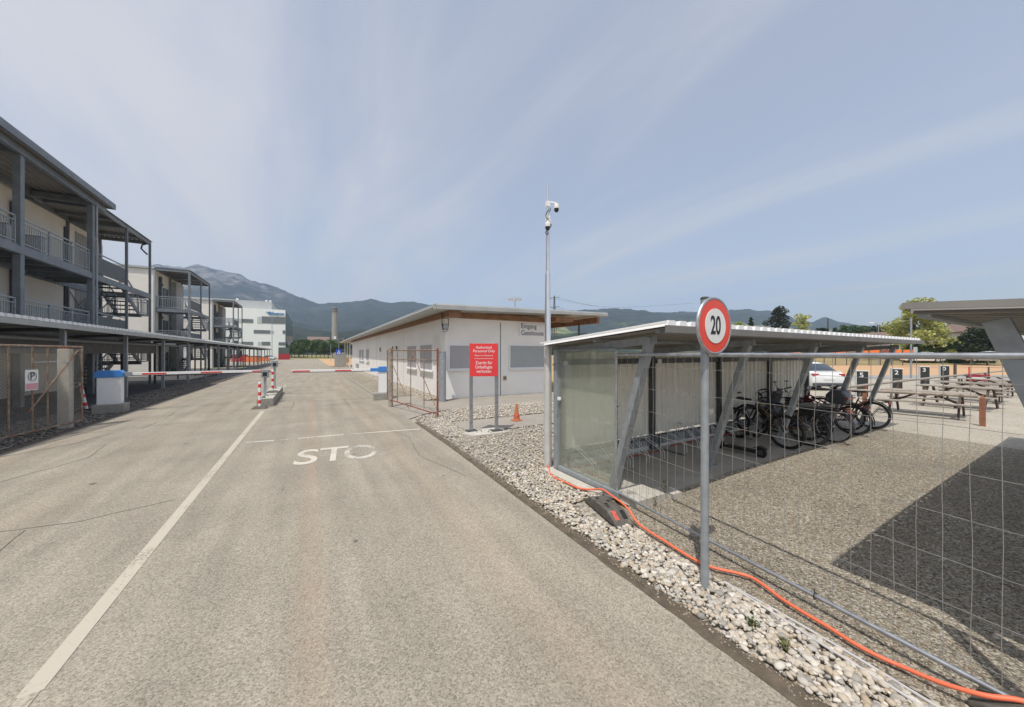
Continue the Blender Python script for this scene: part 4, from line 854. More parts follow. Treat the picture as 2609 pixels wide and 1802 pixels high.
# racks: one per bay
def rack(x0,label):
    t=thing('bicycle_rack',label,'bicycle rack',(x0,4.5,ZG(x0)),'bicycle racks along the shelter wall'); g=ZG(x0)
    m=MB(); m.tube([(x0+.05,4.50,g+.13),(x0+2.15,4.50,g+.13)],.016); m.build('rail','rust_red',t,smooth=True)
    m=MB(); m.tube([(x0+.05,4.76,g+.30),(x0+2.15,4.76,g+.30)],.014); m.build('rail','dark_steel',t,smooth=True)
    for x in (x0+.05,x0+2.15): m=MB(); m.beam((x,4.2,g+.01),(x,4.78,g+.01),.05,.02); m.beam((x,4.76,g+.02),(x,4.76,g+.30),.03); m.build('stand','dark_steel',t)
    for k in range(5):
        x=x0+.22+k*.42; m=MB(); hi=.30+.12*(k%2)
        for d in (-.035,.035): m.tube([(x+d,4.30,g+.005),(x+d,4.30,g+.16),(x+d,4.34,g+.21),(x+d,4.70,g+hi+.06),(x+d,4.76,g+hi+.07),(x+d,4.80,g+hi),(x+d,4.74,g+hi-.14),(x+d,4.60,g+.14)],.0075,6)
        m.tube([(x-.035,4.70,g+hi+.06),(x+.035,4.70,g+hi+.06)],.0075,6); m.build('wheel_holder','rack_metal',t,smooth=True)
    return t
rack(3.78,'empty bicycle rack behind the glass side of the shelter'); rack(6.12,'empty bicycle rack in the second bay, beside the leaning scooter'); rack(8.5,'bicycle rack in the third bay holding the black bicycles'); rack(10.83,'bicycle rack in the last bay holding the red bicycles')

# bicycles
def bike(name,label,frame,rim='black',rack_=True,guards=True,flat=True,rr=.345,group='bicycles parked in the shelter',sporty=False,handle='black',lamp=False):
    t=thing(name,label,'bicycle',(0,0,0),group); ya,yb=-.53,.53
    for nm,y in (('rear_wheel',ya),('front_wheel',yb)):
        m=MB(); m.torus((0,y,rr),rr-.018,.021 if not sporty else .027,'x',40,8); w_=m.build(nm,'tyre',t,smooth=True)
        m=MB(); m.torus((0,y,rr),rr-.045,.012,'x',36,6); m.build('rim',rim,w_,smooth=True)
        m=MB()
        for k in range(14):
            a=2*math.pi*k/14; m.beam((.02*(-1)**k,y+.02*math.cos(a),rr+.02*math.sin(a)),(0,y+(rr-.05)*math.cos(a),rr+(rr-.05)*math.sin(a)),.0035)
        m.build('spokes','alu',w_); m=MB(); m.tube([(-.05,y,rr),(.05,y,rr)],.02,10); m.build('hub','alu',w_)
    bb=(0,-.10,.28); st=(0,-.26,.74); hd=(0,.33,.86); hb=(0,.38,.72)
    m=MB()
    for a,b,r_ in ((bb,st,.018),(st,(0,.34,.82),.018) if not guards else ((0,-.2,.55),(0,.34,.80),.02),(bb,hb,.022),(hd,hb,.022)): m.tube([a,b],r_,10)
    for d in (-.05,.05): m.tube([(0,-.10,.28),(d,-.3,.32),(d,ya,rr)],.011,6); m.tube([(0,-.24,.70),(d,-.36,.6),(d,ya,rr)],.01,6)
    m.build('frame',frame,t,smooth=True)
    m=MB()
    for d in (-.05,.05): m.tube([(0,.385,.70),(d,.40,.66),(d,yb,rr)],.014,8)
    m.build('fork','black' if sporty else frame,t,smooth=True)
    m=MB(); m.tube([hd,(0,.31,.98),(0,.35,1.0)],.014); m.tube([(-.30,.22,1.03),(-.2,.30,1.04),(-.06,.36,1.0),(.06,.36,1.0),(.2,.30,1.04),(.30,.22,1.03)],.012) ; h=m.build('handlebar','alu' if not sporty else 'black',t,smooth=True)
    for d in (-1,1): m=MB(); m.tube([(d*.30,.22,1.03),(d*.22,.285,1.038)],.018); m.build('grip','black',h,smooth=True); m=MB(); m.tube([(d*.2,.33,1.03),(d*.3,.30,1.0)],.006); m.build('brake_lever','black',h)
    m=MB(); m.tube([st,(0,-.29,.90)],.013); m.build('seat_post','alu',t); m=MB()
    m.add([(-.07,-.43,.91),(.07,-.43,.91),(.06,-.3,.90),(.02,-.12,.90),(-.02,-.12,.90),(-.06,-.3,.90),(-.075,-.43,.95),(.075,-.43,.95),(.06,-.3,.94),(.02,-.12,.935),(-.02,-.12,.935),(-.06,-.3,.94)],[(0,1,2,3,4,5),(11,10,9,8,7,6)]+[(i,(i+1)%6,(i+1)%6+6,i+6) for i in range(6)]); m.build('saddle','black',t,bevel=.012)
    m=MB(); m.tube([(.04,-.10,.28),(.05,-.10,.28)],.09,20); m.beam((.07,-.10,.28),(.07,0.02,.16),.02); m.beam((-.07,-.10,.28),(-.07,-.22,.40),.02); c_=m.build('crank','alu',t)
    for s_,y,z in ((1,.02,.16),(-1,-.22,.40)): m=MB(); m.box(s_*.07 if s_>0 else -.17,.17 if s_>0 else -.07,y-.04,y+.04,z-.012,z+.012); m.build('pedal','black',c_)
    if guards:
        for y,a0,a1 in ((ya,.35,3.3),(yb,.2,2.5)): m=MB(); m.torus((0,y,rr),rr+.022,.012,'x',20,5,a0,a1); m.build('mudguard',frame if rim=='alu' else 'black',t,smooth=True)
    if rack_: 
        m=MB()
        for d in (-.06,.06): m.tube([(d,-.3,.74),(d,-.82,.74)],.007); m.tube([(d,-.75,.74),(d,ya,rr)],.006)
        for y in (-.4,-.55,-.7): m.tube([(-.06,y,.74),(.06,y,.74)],.006)
        m.build('luggage_rack','black',t,smooth=True); m=MB(); m.box(-.04,.04,-.84,-.82,.66,.72); m.build('rear_lamp','lamp_red',t)
    return t
def put(o,x,y,rz=0,lean=0):
    o.location=(x,y,ZG(x)+.008); o.rotation_euler=(0,lean,rz); return o
put(bike('bicycle','black mountain bike with brownish frame tubes, left of the silver-rimmed bicycle','bike_yellow',sporty=True,guards=False,rack_=False),9.0,3.86,R(4),R(-4))
put(bike('bicycle','dark grey city bicycle with silver rims in the middle of the row','bike_grey',rim='alu'),9.85,3.74,R(-3),R(3))
put(bike('bicycle','dark red city bicycle with mudguards, second from the right end','bike_red'),11.1,3.80,R(5),R(-3))
put(bike('bicycle','bronze red bicycle at the right end of the row','bike_bronze',rack_=True),12.48,3.82,R(-2),R(3))
put(bike('bicycle','black bicycle farthest left of the parked bicycles','bike_grey',sporty=True,guards=False,rack_=False),8.42,3.98,R(172),R(5))
put(bike('bicycle','blue sports bicycle standing close to the back wall','bike_blue',rack_=False,guards=False,sporty=True),9.45,4.12,R(14),R(-6))
put(bike('bicycle','red bicycle half hidden behind the bronze one','bike_red',rim='alu',rack_=False),11.75,4.05,R(-8),R(4))
# kick scooter leaning on the wall
ks=thing('kick_scooter','black electric kick scooter left of the parked bicycles','scooter',(7.3,3.9,ZG(7.3)))
g=ZG(7.3); m=MB(); m.box(7.16,7.32,3.45,4.02,g+.07,g+.12); m.build('deck','black',ks,bevel=.01)
for y in (3.40,4.16): m=MB(); m.torus((7.24,y,g+.1),.075,.027,'x',24,8); w_=m.build('wheel','tyre',ks,smooth=True); m=MB(); m.tube([(7.2,y,g+.1),(7.28,y,g+.1)],.045,12); m.build('hub','bike_grey',w_)
m=MB(); m.tube([(7.24,4.16,g+.1),(7.25,4.11,g+.24),(7.42,4.02,g+1.12)],.022); m.build('stem','black',ks,smooth=True)
m=MB(); m.tube([(7.20,3.96,g+1.13),(7.42,4.02,g+1.14),(7.64,3.96,g+1.13)],.013); h=m.build('handlebar','black',ks,smooth=True)
for a,b in ((7.20,7.30),(7.54,7.64)): m=MB(); m.tube([(a,3.965,g+1.13),(b,3.98,g+1.135)],.019); m.build('grip','black',h,smooth=True)
m=MB(); m.prism([(3.3,g+.16),(3.42,g+.2),(3.52,g+.15),(3.52,g+.17),(3.42,g+.22),(3.3,g+.18)],7.2,7.28,'x'); m.build('mudguard','black',ks)
# motor scooter with top box between bicycles
ms=thing('motor_scooter','grey motor scooter with a dark top box between the bicycles','motor scooter',(10.5,4.1,ZG(10)))
g=ZG(10.5); X=10.45
for y in (3.62,4.78): m=MB(); m.torus((X,y,g+.24),.185,.055,'x',32,10); w_=m.build('wheel','tyre',ms,smooth=True); m=MB(); m.tube([(X-.04,y,g+.24),(X+.04,y,g+.24)],.14,20); m.build('rim','bike_grey',w_)
m=MB(); m.prism([(3.42,g+.45),(3.6,g+.30),(4.0,g+.22),(4.45,g+.22),(4.55,g+.30),(4.4,g+.36),(4.12,g+.38),(4.02,g+.62),(3.55,g+.66),(3.36,g+.62)],X-.14,X+.14,'x'); m.build('body','bike_grey',ms,bevel=.04)
m=MB(); m.prism([(4.45,g+.30),(4.56,g+.32),(4.70,g+.55),(4.55,g+.98),(4.46,g+.96),(4.56,g+.6)],X-.2,X+.2,'x'); m.build('leg_shield','bike_grey',ms,bevel=.03)
m=MB(); m.prism([(3.40,g+.66),(4.06,g+.63),(4.04,g+.72),(3.7,g+.74),(3.40,g+.78)],X-.13,X+.13,'x'); m.build('seat','wall_grey',ms,bevel=.03)
m=MB(); m.prism([(3.12,g+.80),(3.46,g+.80),(3.50,g+.98),(3.38,g+1.12),(3.2,g+1.10),(3.10,g+.96)],X-.2,X+.2,'x'); tb=m.build('top_box','bike_grey',ms,bevel=.04); m=MB(); m.box(X-.21,X+.21,3.08,3.12,g+.92,g+.95); m.build('reflector','lamp_red',tb)
m=MB(); m.tube([(X-.33,4.36,g+1.06),(X-.1,4.48,g+1.0),(X+.1,4.48,g+1.0),(X+.33,4.36,g+1.06)],.018); h=m.build('handlebar','black',ms,smooth=True)
for d in (-.25,.25): m=MB(); m.tube([(X+d,4.42,g+1.03),(X+d*1.2,4.45,g+1.2)],.006); m.lathe([(.0,0),(.05,.005),(.05,.02),(0,.03)],X+d*1.2,4.45,g+1.2,12); m.build('mirror','black',h)
m=MB(); m.box(X-.05,X+.05,3.3,3.34,g+.58,g+.64); m.build('tail_lamp','lamp_red',ms)

# mesh fence panels with rubber foot
def fence(name,label,a,b,mat='steel'):
    t=thing(name,label,'fence panel',(a[0],a[1],.05),'temporary mesh fence panels'); A=Vector((a[0],a[1],0)); D=Vector((b[0]-a[0],b[1]-a[1],0)); L=D.length; D/=L
    P=lambda s,z:(A.x+D.x*s,A.y+D.y*s,z)
    for s in (0,L): m=MB(); m.tube([P(s,.03),P(s,2.03)],.021,14); m.build('post','steel',t,smooth=True)
    m=MB(); m.tube([P(0.015,1.985),P(L-.015,1.985)],.0205,14); m.build('top_rail','steel',t,smooth=True); m=MB(); m.tube([P(0.015,.10),P(L-.015,.10)],.0165,12); m.build('bottom_rail','steel',t,smooth=True)
    m=MB(); n=int(L/.108)
    for i in range(1,n):
        s=i*L/n; pts=[P(s,.1)]
        for k in range(1,7): q=Vector(P(s,.1+k*.27)); q+=Vector((.004*noise.noise((i*.9,k*1.3,0)),.012*noise.noise((i*.7,k*.9,4)),0)); pts.append(tuple(q))
        pts.append(P(s,1.985)); m.tube(pts,.0019,4,False)
    for k in range(7):
        z=.20+k*.272; m.tube([(P(j*L/16,z)[0]+.004,P(j*L/16,z)[1],z+.006*noise.noise((j*.8,k*3.1,2))) for j in range(17)],.0022,4,False)
    m.build('wire_mesh','wire',t); return t,P,D
f1,P1_,D1=fence('mesh_fence_panel','galvanised mesh fence panel from the shelter corner past the speed sign',(3.66,3.52),(3.33,.14))
f2,P2_,D2=fence('mesh_fence_panel','mesh fence panel continuing out of the picture at the bottom right',(3.325,.08),(3.0,-3.3))
def foot(x,y,rz,label,red=True):
    t=thing('fence_foot',label,'fence foot',(x,y,0),'rubber fence feet'); c,s=math.cos(rz),math.sin(rz)
    def T(mb): mb.v=[(x+a*c-b*s,y+a*s+b*c,cz) for a,b,cz in mb.v]; return mb
    T(MB().prism([(-.40,.0),(.40,.0),(.40,.03),(.33,.055),(.20,.125),(-.22,.125),(-.36,.05),(-.40,.03)],-.115,.115)).build('block','rubber',t,bevel=.012)
    for a,b in ((-.16,-.05),(-.05,.045),(.10,-.05),(.03,-.03)): T(MB().box(a-.028,a+.028,b-.022,b+.022,.121,.1262)).build('socket','black',t)
    T(MB().box(-.21,.19,-.075,-.068,.1245,.129)).build('ridge','rubber',t); T(MB().box(-.21,.19,.068,.075,.1245,.129)).build('ridge','rubber',t)
    for b in (-.05,.06):
        T(MB().add([(.215,b-.028,.1195),(.325,b-.028,.0605),(.325,b+.028,.0605),(.215,b+.028,.1195),(.215,b-.028,.11),(.325,b-.028,.05),(.325,b+.028,.05),(.215,b+.028,.11)],[(0,1,2,3),(7,6,5,4),(0,4,5,1),(1,5,6,2),(2,6,7,3),(3,7,4,0)])).build('red_reflector' if b<0 else 'dark_recess','faded_red' if b<0 and red else 'black',t)
    return t
foot(3.24,3.27,R(-104),'grey rubber fence foot with red reflector beside the kerb of the shelter'); foot(3.33,.06,R(-94),'rubber fence foot cut off by the bottom right corner',False)
m=MB(); m.box(3.60,3.70,3.49,3.55,1.2,1.28); 
# orange hose, grey cable pair
hp_=[(3.56,5.02,.06),(3.53,4.92,.05),(3.42,4.73,.035),(3.37,4.53,.03),(3.36,4.2,.05),(3.37,4.0,.05),(3.41,3.84,.07),(3.47,3.72,.10),(3.47,3.58,.14),(3.42,3.40,.148),(3.36,3.15,.148),(3.31,2.98,.13),(3.26,2.78,.05),(3.22,2.4,.035),(3.19,2.1,.03),(3.21,1.94,.03),(3.25,1.86,.03),(3.33,1.75,.03),(3.37,1.65,.03),(3.34,1.53,.03),(3.29,1.4,.03),(3.26,1.25,.03),(3.24,1.08,.03),(3.21,.94,.03),(3.21,.82,.03),(3.235,.71,.03),(3.235,.56,.055),(3.256,.405,.10),(3.33,.28,.135),(3.42,.1,.12),(3.52,-.2,.03),(3.6,-.8,.03)]
def smoothpath(P,n=5):
    P=[Vector(p) for p in P]; o=[]
    for i in range(len(P)-1):
        p0,p1,p2,p3=P[max(i-1,0)],P[i],P[i+1],P[min(i+2,len(P)-1)]
        for k in range(n): t=k/n; o.append(.5*((2*p1)+(p2-p0)*t+(2*p0-5*p1+4*p2-p3)*t*t+(3*p1-p0-3*p2+p3)*t**3))
    o.append(P[-1]); return o
m=MB(); m.tube(smoothpath(hp_),.0135,12); tag(m.build('hose','hose',smooth=True),'orange hose snaking along the foot of the mesh fence','hose')
for off,lab in ((0,'grey cable nearer the fence in the pebbles'),(-.075,'grey cable nearer the road in the pebbles')):
    m=MB(); m.tube(smoothpath([(3.12+off*.1,1.75,.02),(3.10+off*.6,1.35,.03),(3.08+off,1.05,.035),(3.06+off,.8,.035),(3.03+off,.55,.035),(2.98+off,.2,.03),(2.95+off,-.3,.03)]),.0085,8); tag(m.build('cable','cable_grey',smooth=True),lab,'cable','grey cables in the pebbles')
for s,z in ((2.3,.10),): 
    m=MB(); q=P1_(s,z); m.torus((q[0],q[1],z),.026,.004,'y',14,6); m.beam((q[0],q[1],z+.02),(q[0]-.02,q[1],z+.07),.004); tag(m.build('cable_tie','black',smooth=True),'black cable tie round the bottom rail of the fence','cable tie')
for s,z in ((1.32,1.32),(.02,1.28),(2.25,1.42)):
    m=MB(); q=P1_(s,z); m.tube([(q[0]-.01,q[1]-.03,z-.01),(q[0],q[1],z),(q[0]+.01,q[1]+.035,z+.015)],[.006,.012,.004],8); tag(m.build('clip','black',smooth=True),{1.32:'black plastic scrap caught on the mesh left of the sign pole',.02:'black clip on the end post of the mesh fence',2.25:'black plastic scrap caught on the mesh right of the sign pole'}[s],'clip')
# speed sign
sp_=thing('speed_sign','round red-rimmed white sign reading 20 on a galvanised pole','road sign',(2.93,1.81,0))
m=MB(); m.cyl(2.93,1.81,-.05,2.46,.0325,24); m.build('pole','steel_matte',sp_,smooth=True); m=MB(); m.lathe([(.034,0),(.034,.018),(.025,.024)],2.93,1.81,2.46,24); m.build('pole_cap','dark_steel',sp_,smooth=True)
SX,SY,SZ=2.965,1.735,2.232
def disc(r0,y0,y1,name,mat,par,z=SZ,bev=0):
    m=MB(); m.tube([(SX,y0,z),(SX,y1,z)],r0,56); return m.build(name,mat,par,smooth=True,bevel=bev)
rim=MB(); rim.torus((SX,SY+.015,SZ),.232,.014,'y',56,8); rm=rim.build('rim','steel',sp_,smooth=True)
disc(.231,SY+.012,SY+.030,'back_plate','steel_matte',sp_)
rd=disc(.224,SY+.005,SY+.0115,'red_ring','sign_orange_red',sp_); disc(.146,SY-.0,SY+.0045,'white_field','sign_white',rd)
text('20',.215,'black','number',rd,(SX-.003,SY-.001,SZ-.002),(R(90),0,0),.0008,xs=.68,bold=.0045)
for z in (2.12,2.36): m=MB(); m.torus((2.93,1.81,z),.036,.006,'z',20,6); m.box(2.90,2.96,1.765,1.785,z-.012,z+.012); m.build('bracket','steel',sp_)
# camera pole
cpz=thing('camera_pole','tall stepped galvanised pole with three white dome cameras near its top','pole',(3.62,5.08,0))
m=MB(); m.tube([(3.62,5.08,0),(3.62,5.08,2.12)],.068,24); m.build('base_tube','pole_light',cpz,smooth=True)
m=MB(); m.tube([(3.62,5.08,2.12),(3.62,5.08,2.14),(3.62,5.08,3.38),(3.62,5.08,3.44)],[.056,.054,.048,.036],24); m.tube([(3.62,5.08,3.44),(3.62,5.08,4.0),(3.62,5.08,4.4),(3.62,5.08,4.95)],[.034,.032,.022,.018],20); m.build('mast','steel_bright',cpz,smooth=True)
def domecam(dx,dy,z,flip=False):
    x,y=3.62+dx,5.08+dy; l=math.hypot(dx,dy); ux,uy=dx/l,dy/l
    m=MB(); m.box(3.62-.03,3.62+.03,5.08-.03,5.08+.03,z-.04,z+.05); m.tube([(3.62,5.08,z+.03),(3.62+ux*l*.7,5.08+uy*l*.7,z+.03),(x,y,z+.015),(x,y,z-.01)],.016,10); m.lathe([(.02,.015),(.045,.0),(.048,-.05),(.044,-.07)],x,y,z,20); q=m.build('camera','white',cpz,smooth=True)
    m=MB(); m.lathe([(.042,-.07),(.04,-.10),(.028,-.125),(.008,-.135)],x,y,z,20); m.build('dome','black',q,smooth=True)
domecam(.145,-.06,4.62); domecam(.075,.06,4.37); domecam(-.055,-.075,4.26)
for pts in ([(3.62,5.04,4.52),(3.56,5.03,4.44),(3.545,5.03,4.38),(3.57,5.03,4.33),(3.62,5.04,4.36)],[(3.60,5.0,4.2),(3.55,4.99,4.14),(3.52,5.0,4.08),(3.55,5.0,4.05),(3.60,5.03,4.10)],[(3.66,5.06,4.56),(3.65,5.05,4.5),(3.63,5.05,4.48)]):
    m=MB(); m.tube(smoothpath(pts,4),.007,6); m.build('cable','black',cpz,smooth=True)
# weeds
def weed(name,label,x,y,h,n,mat='leaf_mid',sc_=1):
    t=thing(name,label,'weed',(x,y,ZG(x)),'weeds at the slab edge'); g=ZG(x); m=MB(); l=MB()
    for i in range(n):
        a=random.uniform(0,6.28); r=random.uniform(.1,.5)*h; top=Vector((x+math.cos(a)*r,y+math.sin(a)*r,g+h*random.uniform(.5,1))); b=Vector((x+math.cos(a)*.01,y+math.sin(a)*.01,g)); mid=b.lerp(top,.5)+Vector((0,0,h*.1)); m.tube([b,mid,top],.0018,4)
        for k in range(7):
            q=mid.lerp(top,k/6)+Vector((0,0,.002)); aa=random.uniform(0,6.28); s=random.uniform(.012,.026)*sc_; d=Vector((math.cos(aa),math.sin(aa),random.uniform(0,.6)))*s; e=d.cross(Vector((0,0,1))).normalized()*s*.4
            l.add([q,q+d*.5+e,q+d,q+d*.5-e],[(0,1,2,3)])
    m.build('stems','leaf_dry',t); l.build('leaves',mat,t,fixn=False); return t
weed('weed','small leafy weed at the corner of the shelter slab',4.30,3.2,.26,9); weed('weed','dry curled weed beside the pale foundation block',3.95,3.1,.13,4,'leaf_dry')
for x,y,h in ((2.78,1.35,.10),(2.75,1.15,.09)): weed('weed',{1.35:'thin weed among the pebbles at the road edge, behind the pole foot',1.15:'dry tuft among the pebbles at the road edge, in front of the pole foot'}[y],x,y,h,6,'leaf_dry' if y<1.3 else 'leaf_mid')

# ================================================================ BEHIND THE YARD
def picnic(label):
    t=thing('picnic_table',label,'picnic table',(0,0,0),'picnic tables behind the shelters')
    m=MB(); 
    for k in range(5): m.box(-.37+k*.15,-.37+k*.15+.135,-.95,.95,.72,.76)
    m.build('table_top','wood_old',t,bevel=.004)
    for s_ in (-1,1): m=MB(); m.box(s_*.72-.13,s_*.72-.005,-.95,.95,.43,.47); m.box(s_*.72+.005,s_*.72+.13,-.95,.95,.43,.47); m.build('bench','wood_old',t,bevel=.004)
    for y in (-.7,.7):
        for s_ in (-1,1): m=MB(); m.beam((s_*.70,y,.0),(s_*.24,y,.715),.045,.10); m.build('leg','wood_dark',t)
        m=MB(); m.beam((-.8,y+.05,.39),(.8,y+.05,.39),.045,.09); m.build('cross_bar','wood_dark',t)
    m=MB(); m.beam((0,-.66,.41),(0,-.1,.71),.06,.04,up=(1,0,0)); m.beam((0,.66,.41),(0,.1,.71),.06,.04,up=(1,0,0)); m.build('brace','wood_dark',t)
    return t
pt=picnic('nearest weathered picnic table, behind the red-brown stake')
spots=[(17.0,3.25,R(4)),(20.4,3.1,R(-5)),(23.5,3.25,R(3)),(27.2,3.4,R(0)),(31.0,3.6,R(6))]
labs=[None,'second picnic table from the shelter, behind the nearest one','third picnic table from the shelter, in the middle of the row','fourth picnic table from the shelter, towards the field','farthest picnic table, in front of the red notices']
for i,(x,y,a) in enumerate(spots):
    o=pt if i==0 else copytree(pt); o.location=(x,y,.058); o.rotation_euler.z=a
    if labs[i]: o['label']=labs[i]
# stake and wooden rails
stk=thing('wooden_stake','short red-brown wooden stake at the end of the near rail','stake',(15.61,1.98,.05)); m=MB(); m.box(15.56,15.66,1.93,2.03,.0,.80); m.add([(15.56,1.93,.80),(15.66,1.93,.80),(15.66,2.03,.80),(15.56,2.03,.80),(15.61,1.98,.90)],[(0,1,4),(1,2,4),(2,3,4),(3,0,4)]); m.build('stake','wood_red',stk)
def rails(name,label,pts,h,posts,mat='wood_old'):
    t=thing(name,label,'fence',(*pts[0],.05)); m=MB(); m.tube([(x,y,.05+h) for x,y in pts],.045,8); m.build('rail',mat,t,smooth=True)
    for x,y in posts: box(x-.05,x+.05,y-.05,y+.05,0,.05+h-.03).build('post','wood_red' if x<20 else 'wood_dark',t)
rails('wooden_rail','low wooden rail running from the red-brown stake towards the shelter',[(15.6,2.06),(15.2,3.3),(14.75,4.6)],.80,[(14.8,4.45)])
rails('wooden_rail','long wooden rail on brown posts behind the picnic tables',[(15.0,4.75),(20,4.7),(26,4.6),(34,4.3),(40,4.1)],.82,[(17.2,4.73),(20.5,4.69),(24,4.63),(27.5,4.55),(31,4.42),(34.5,4.28)])
# black numbered bollards
def nb(x,y,n,label):
    t=thing('parking_bollard',label,'bollard',(x,y,.05),'black numbered bollards'); a=math.atan2(-x,y)*0+R(-62)
    c,s=math.cos(a),math.sin(a)
    def T(mb): mb.v=[(x+p*c-q*s,y+p*s+q*c,r) for p,q,r in mb.v]; return mb
    T(MB().box(-.19,.19,-.10,.10,.05,1.20)).build('body','black_soft',t,bevel=.012); T(MB().box(-.21,.21,-.12,.12,1.20,1.235)).build('cap','sign_white',t); T(MB().box(-.21,-.192,-.10,.10,.05,1.199)).build('side_strip','sign_white',t)
    text(n,.30,'white','number',t,(x+(-.03)*c+.106*s,y+(-.03)*s-.106*c,1.02),(R(90),0,a),.002,bold=.004)
pm('black_soft',(.03,.035,.033),.5,var=.15)
nb(21.65,6.05,'5','black bollard with a white 5, nearest to the white car'); nb(26.2,6.0,'2','black bollard with a white 2, second from the white car'); nb(31.6,6.1,'3','black bollard with a white 3, third from the white car'); nb(35.2,5.95,'0','black bollard with a white 0, farthest from the white car')
# red notices near the field
for x,y,z0,lab in ((30.6,4.0,.55,'small red notice with a white bar on the far wooden rail'),(34,3.05,.55,'small red notice at the right edge behind the picnic tables')):
    t=thing('red_notice',lab,'sign',(x,y,0),'small red notices by the field'); a=R(-65); c,s=math.cos(a),math.sin(a)
    def T(mb): mb.v=[(x+p*c-q*s,y+p*s+q*c,r) for p,q,r in mb.v]; return mb
    T(MB().box(-.35,-.30,-.02,.02,0,1.3)).build('post','red',t); T(MB().box(.30,.35,-.02,.02,0,1.3)).build('post','wood_dark',t); bb_=T(MB().box(-.36,.36,-.045,-.021,z0,z0+.35)).build('board','dark_red',t); T(MB().box(-.25,.25,-.051,-.046,z0+.14,z0+.2)).build('bar','sign_white',bb_)
# field posts, sign post
fpz=thing('pole_sign','thin grey pole with a small green and white sign beside the field','sign',(41,8.6,0)); m=MB(); m.cyl(41,8.6,0,4.8,.06,10); m.build('pole','steel_matte',fpz,smooth=True); box(40.7,41.2,8.3,8.42,1.95,2.5).build('board','lab_glass_light',fpz)
fp2=thing('field_post','lone dark post standing in the dry field','post',(46,7.2,0)); m=MB(); m.cyl(46,7.2,0,1.15,.09,8); m.build('post','wood_dark',fp2)
# cars
def car(name,label,mat,loc,rz,group=None):
    t=thing(name,label,'car',(0,0,0),group); L_=2.15
    # side outline of the lower body: front is +y
    m=MB(); st=[(-2.15,.62,.40,.80),(-2.08,.76,.26,.98),(-1.7,.88,.20,1.02),(-1.0,.92,.18,.98),(0,.93,.18,.94),(.9,.92,.18,.92),(1.5,.90,.20,.84),(2.0,.78,.26,.70),(2.17,.55,.36,.60)]
    ring=lambda y,wd,zb,zt:[(-wd*.92,y,zb),(-wd,y,zb+.16),(-wd,y,(zb+zt)/2+.1),(-wd*.93,y,zt-.06),(-wd*.78,y,zt),(wd*.78,y,zt),(wd*.93,y,zt-.06),(wd,y,(zb+zt)/2+.1),(wd,y,zb+.16),(wd*.92,y,zb)]
    for i,a in enumerate(st): m.v+=ring(*a)
    for i in range(len(st)-1):
        for k in range(10): m.f.append((i*10+k,i*10+(k+1)%10,(i+1)*10+(k+1)%10,(i+1)*10+k))
    m.f.append(tuple(range(10))[::-1]); m.f.append(tuple((len(st)-1)*10+k for k in range(10))); b=m.build('body',mat,t,smooth=True)
    m=MB(); gs=[(-1.85,.66,.98,.98),(-1.15,.60,.96,1.36),(-.4,.60,.93,1.45),(.25,.59,.92,1.42),(1.05,.66,.88,.90)]
    for y,wd,zb,zt in gs: m.v+=[(-wd*1.2,y,zb-.05),(-wd,y,zt-.03),(-wd*.85,y,zt),(wd*.85,y,zt),(wd,y,zt-.03),(wd*1.2,y,zb-.05)]
    for i in range(4):
        for k in range(5): m.f.append((i*6+k,i*6+k+1,(i+1)*6+k+1,(i+1)*6+k))
    g=m.build('windows','car_glass',t,smooth=True)
    m=MB(); rf=[(-1.05,.57,1.395),(-.4,.58,1.462),(.22,.57,1.432)]
    for y,wd,z in rf: m.v+=[(-wd,y,z-.03),(-wd*.8,y,z+.004),(wd*.8,y,z+.004),(wd,y,z-.03)]
    for i in range(2):
        for k in range(3): m.f.append((i*4+k,i*4+k+1,(i+1)*4+k+1,(i+1)*4+k))
    solid(m.build('roof',mat,t,smooth=True),.01)
    for x in (-.84,.84):
        for y in (-1.32,1.35):
            q=MB(); q.tube([(x-.1,y,.31),(x+.1,y,.31)],.31,28); w_=q.build('wheel','tyre',t,smooth=True); q=MB(); q.tube([(x-.105,y,.31),(x+.105,y,.31)],.20,18); q.build('rim','alu',w_,smooth=True)
        q=MB(); q.box(x*.72-.15,x*.72+.15,-2.135,-1.98,.78,.90); q.build('tail_light','lamp_red',t,bevel=.02); q=MB(); q.box(x*.78-.14,x*.78+.14,1.9,2.08,.58,.68); q.build('headlight','lab_glass_light',t,bevel=.02)
        q=MB(); q.box(x*1.14-.09,x*1.14+.09,.72,.82,.92,1.04); q.build('mirror',mat,t,bevel=.02)
    q=MB(); q.box(-.26,.26,-2.175,-2.14,.60,.71); q.build('number_plate','white',t); q=MB(); q.box(-.6,.6,-2.06,-1.75,1.0,1.03); q.build('spoiler',mat,t,bevel=.01); q=MB(); q.box(-.78,.78,-2.19,-2.1,.24,.42); q.build('bumper','bike_grey',t,bevel=.03)
    t.location=loc; t.rotation_euler.z=rz; return t
c1=car('parked_car','white car parked beyond the right end of the bicycle shelter','car_white',(24.7,9.5,.05),math.atan2(-.6,.8))
def carcopy(label,x,y,rz,z=0,group='parked cars far down the road'):
    o=copytree(c1); o.location=(x,y,z); o.rotation_euler.z=rz; o['label']=label; o['group']=group; return o
carcopy('white car driving on the main road, seen just above the fence rail',84.5,10.5,R(30),.85,'cars on the main road'); carcopy('white car on the main road, left of the small sign pole',79,15.5,R(30),.75,'cars on the main road')
for i,(x,y,lab) in enumerate(((-13,118,'white car parked nearest of the cars before the white laboratory'),(-16.5,122,'white car parked second of the cars before the white laboratory'),(-11.5,133,'white car parked beside the dark red container'),(-18,136,'white car parked farthest of the cars before the white laboratory'))): carcopy(lab,x,y,R(70))
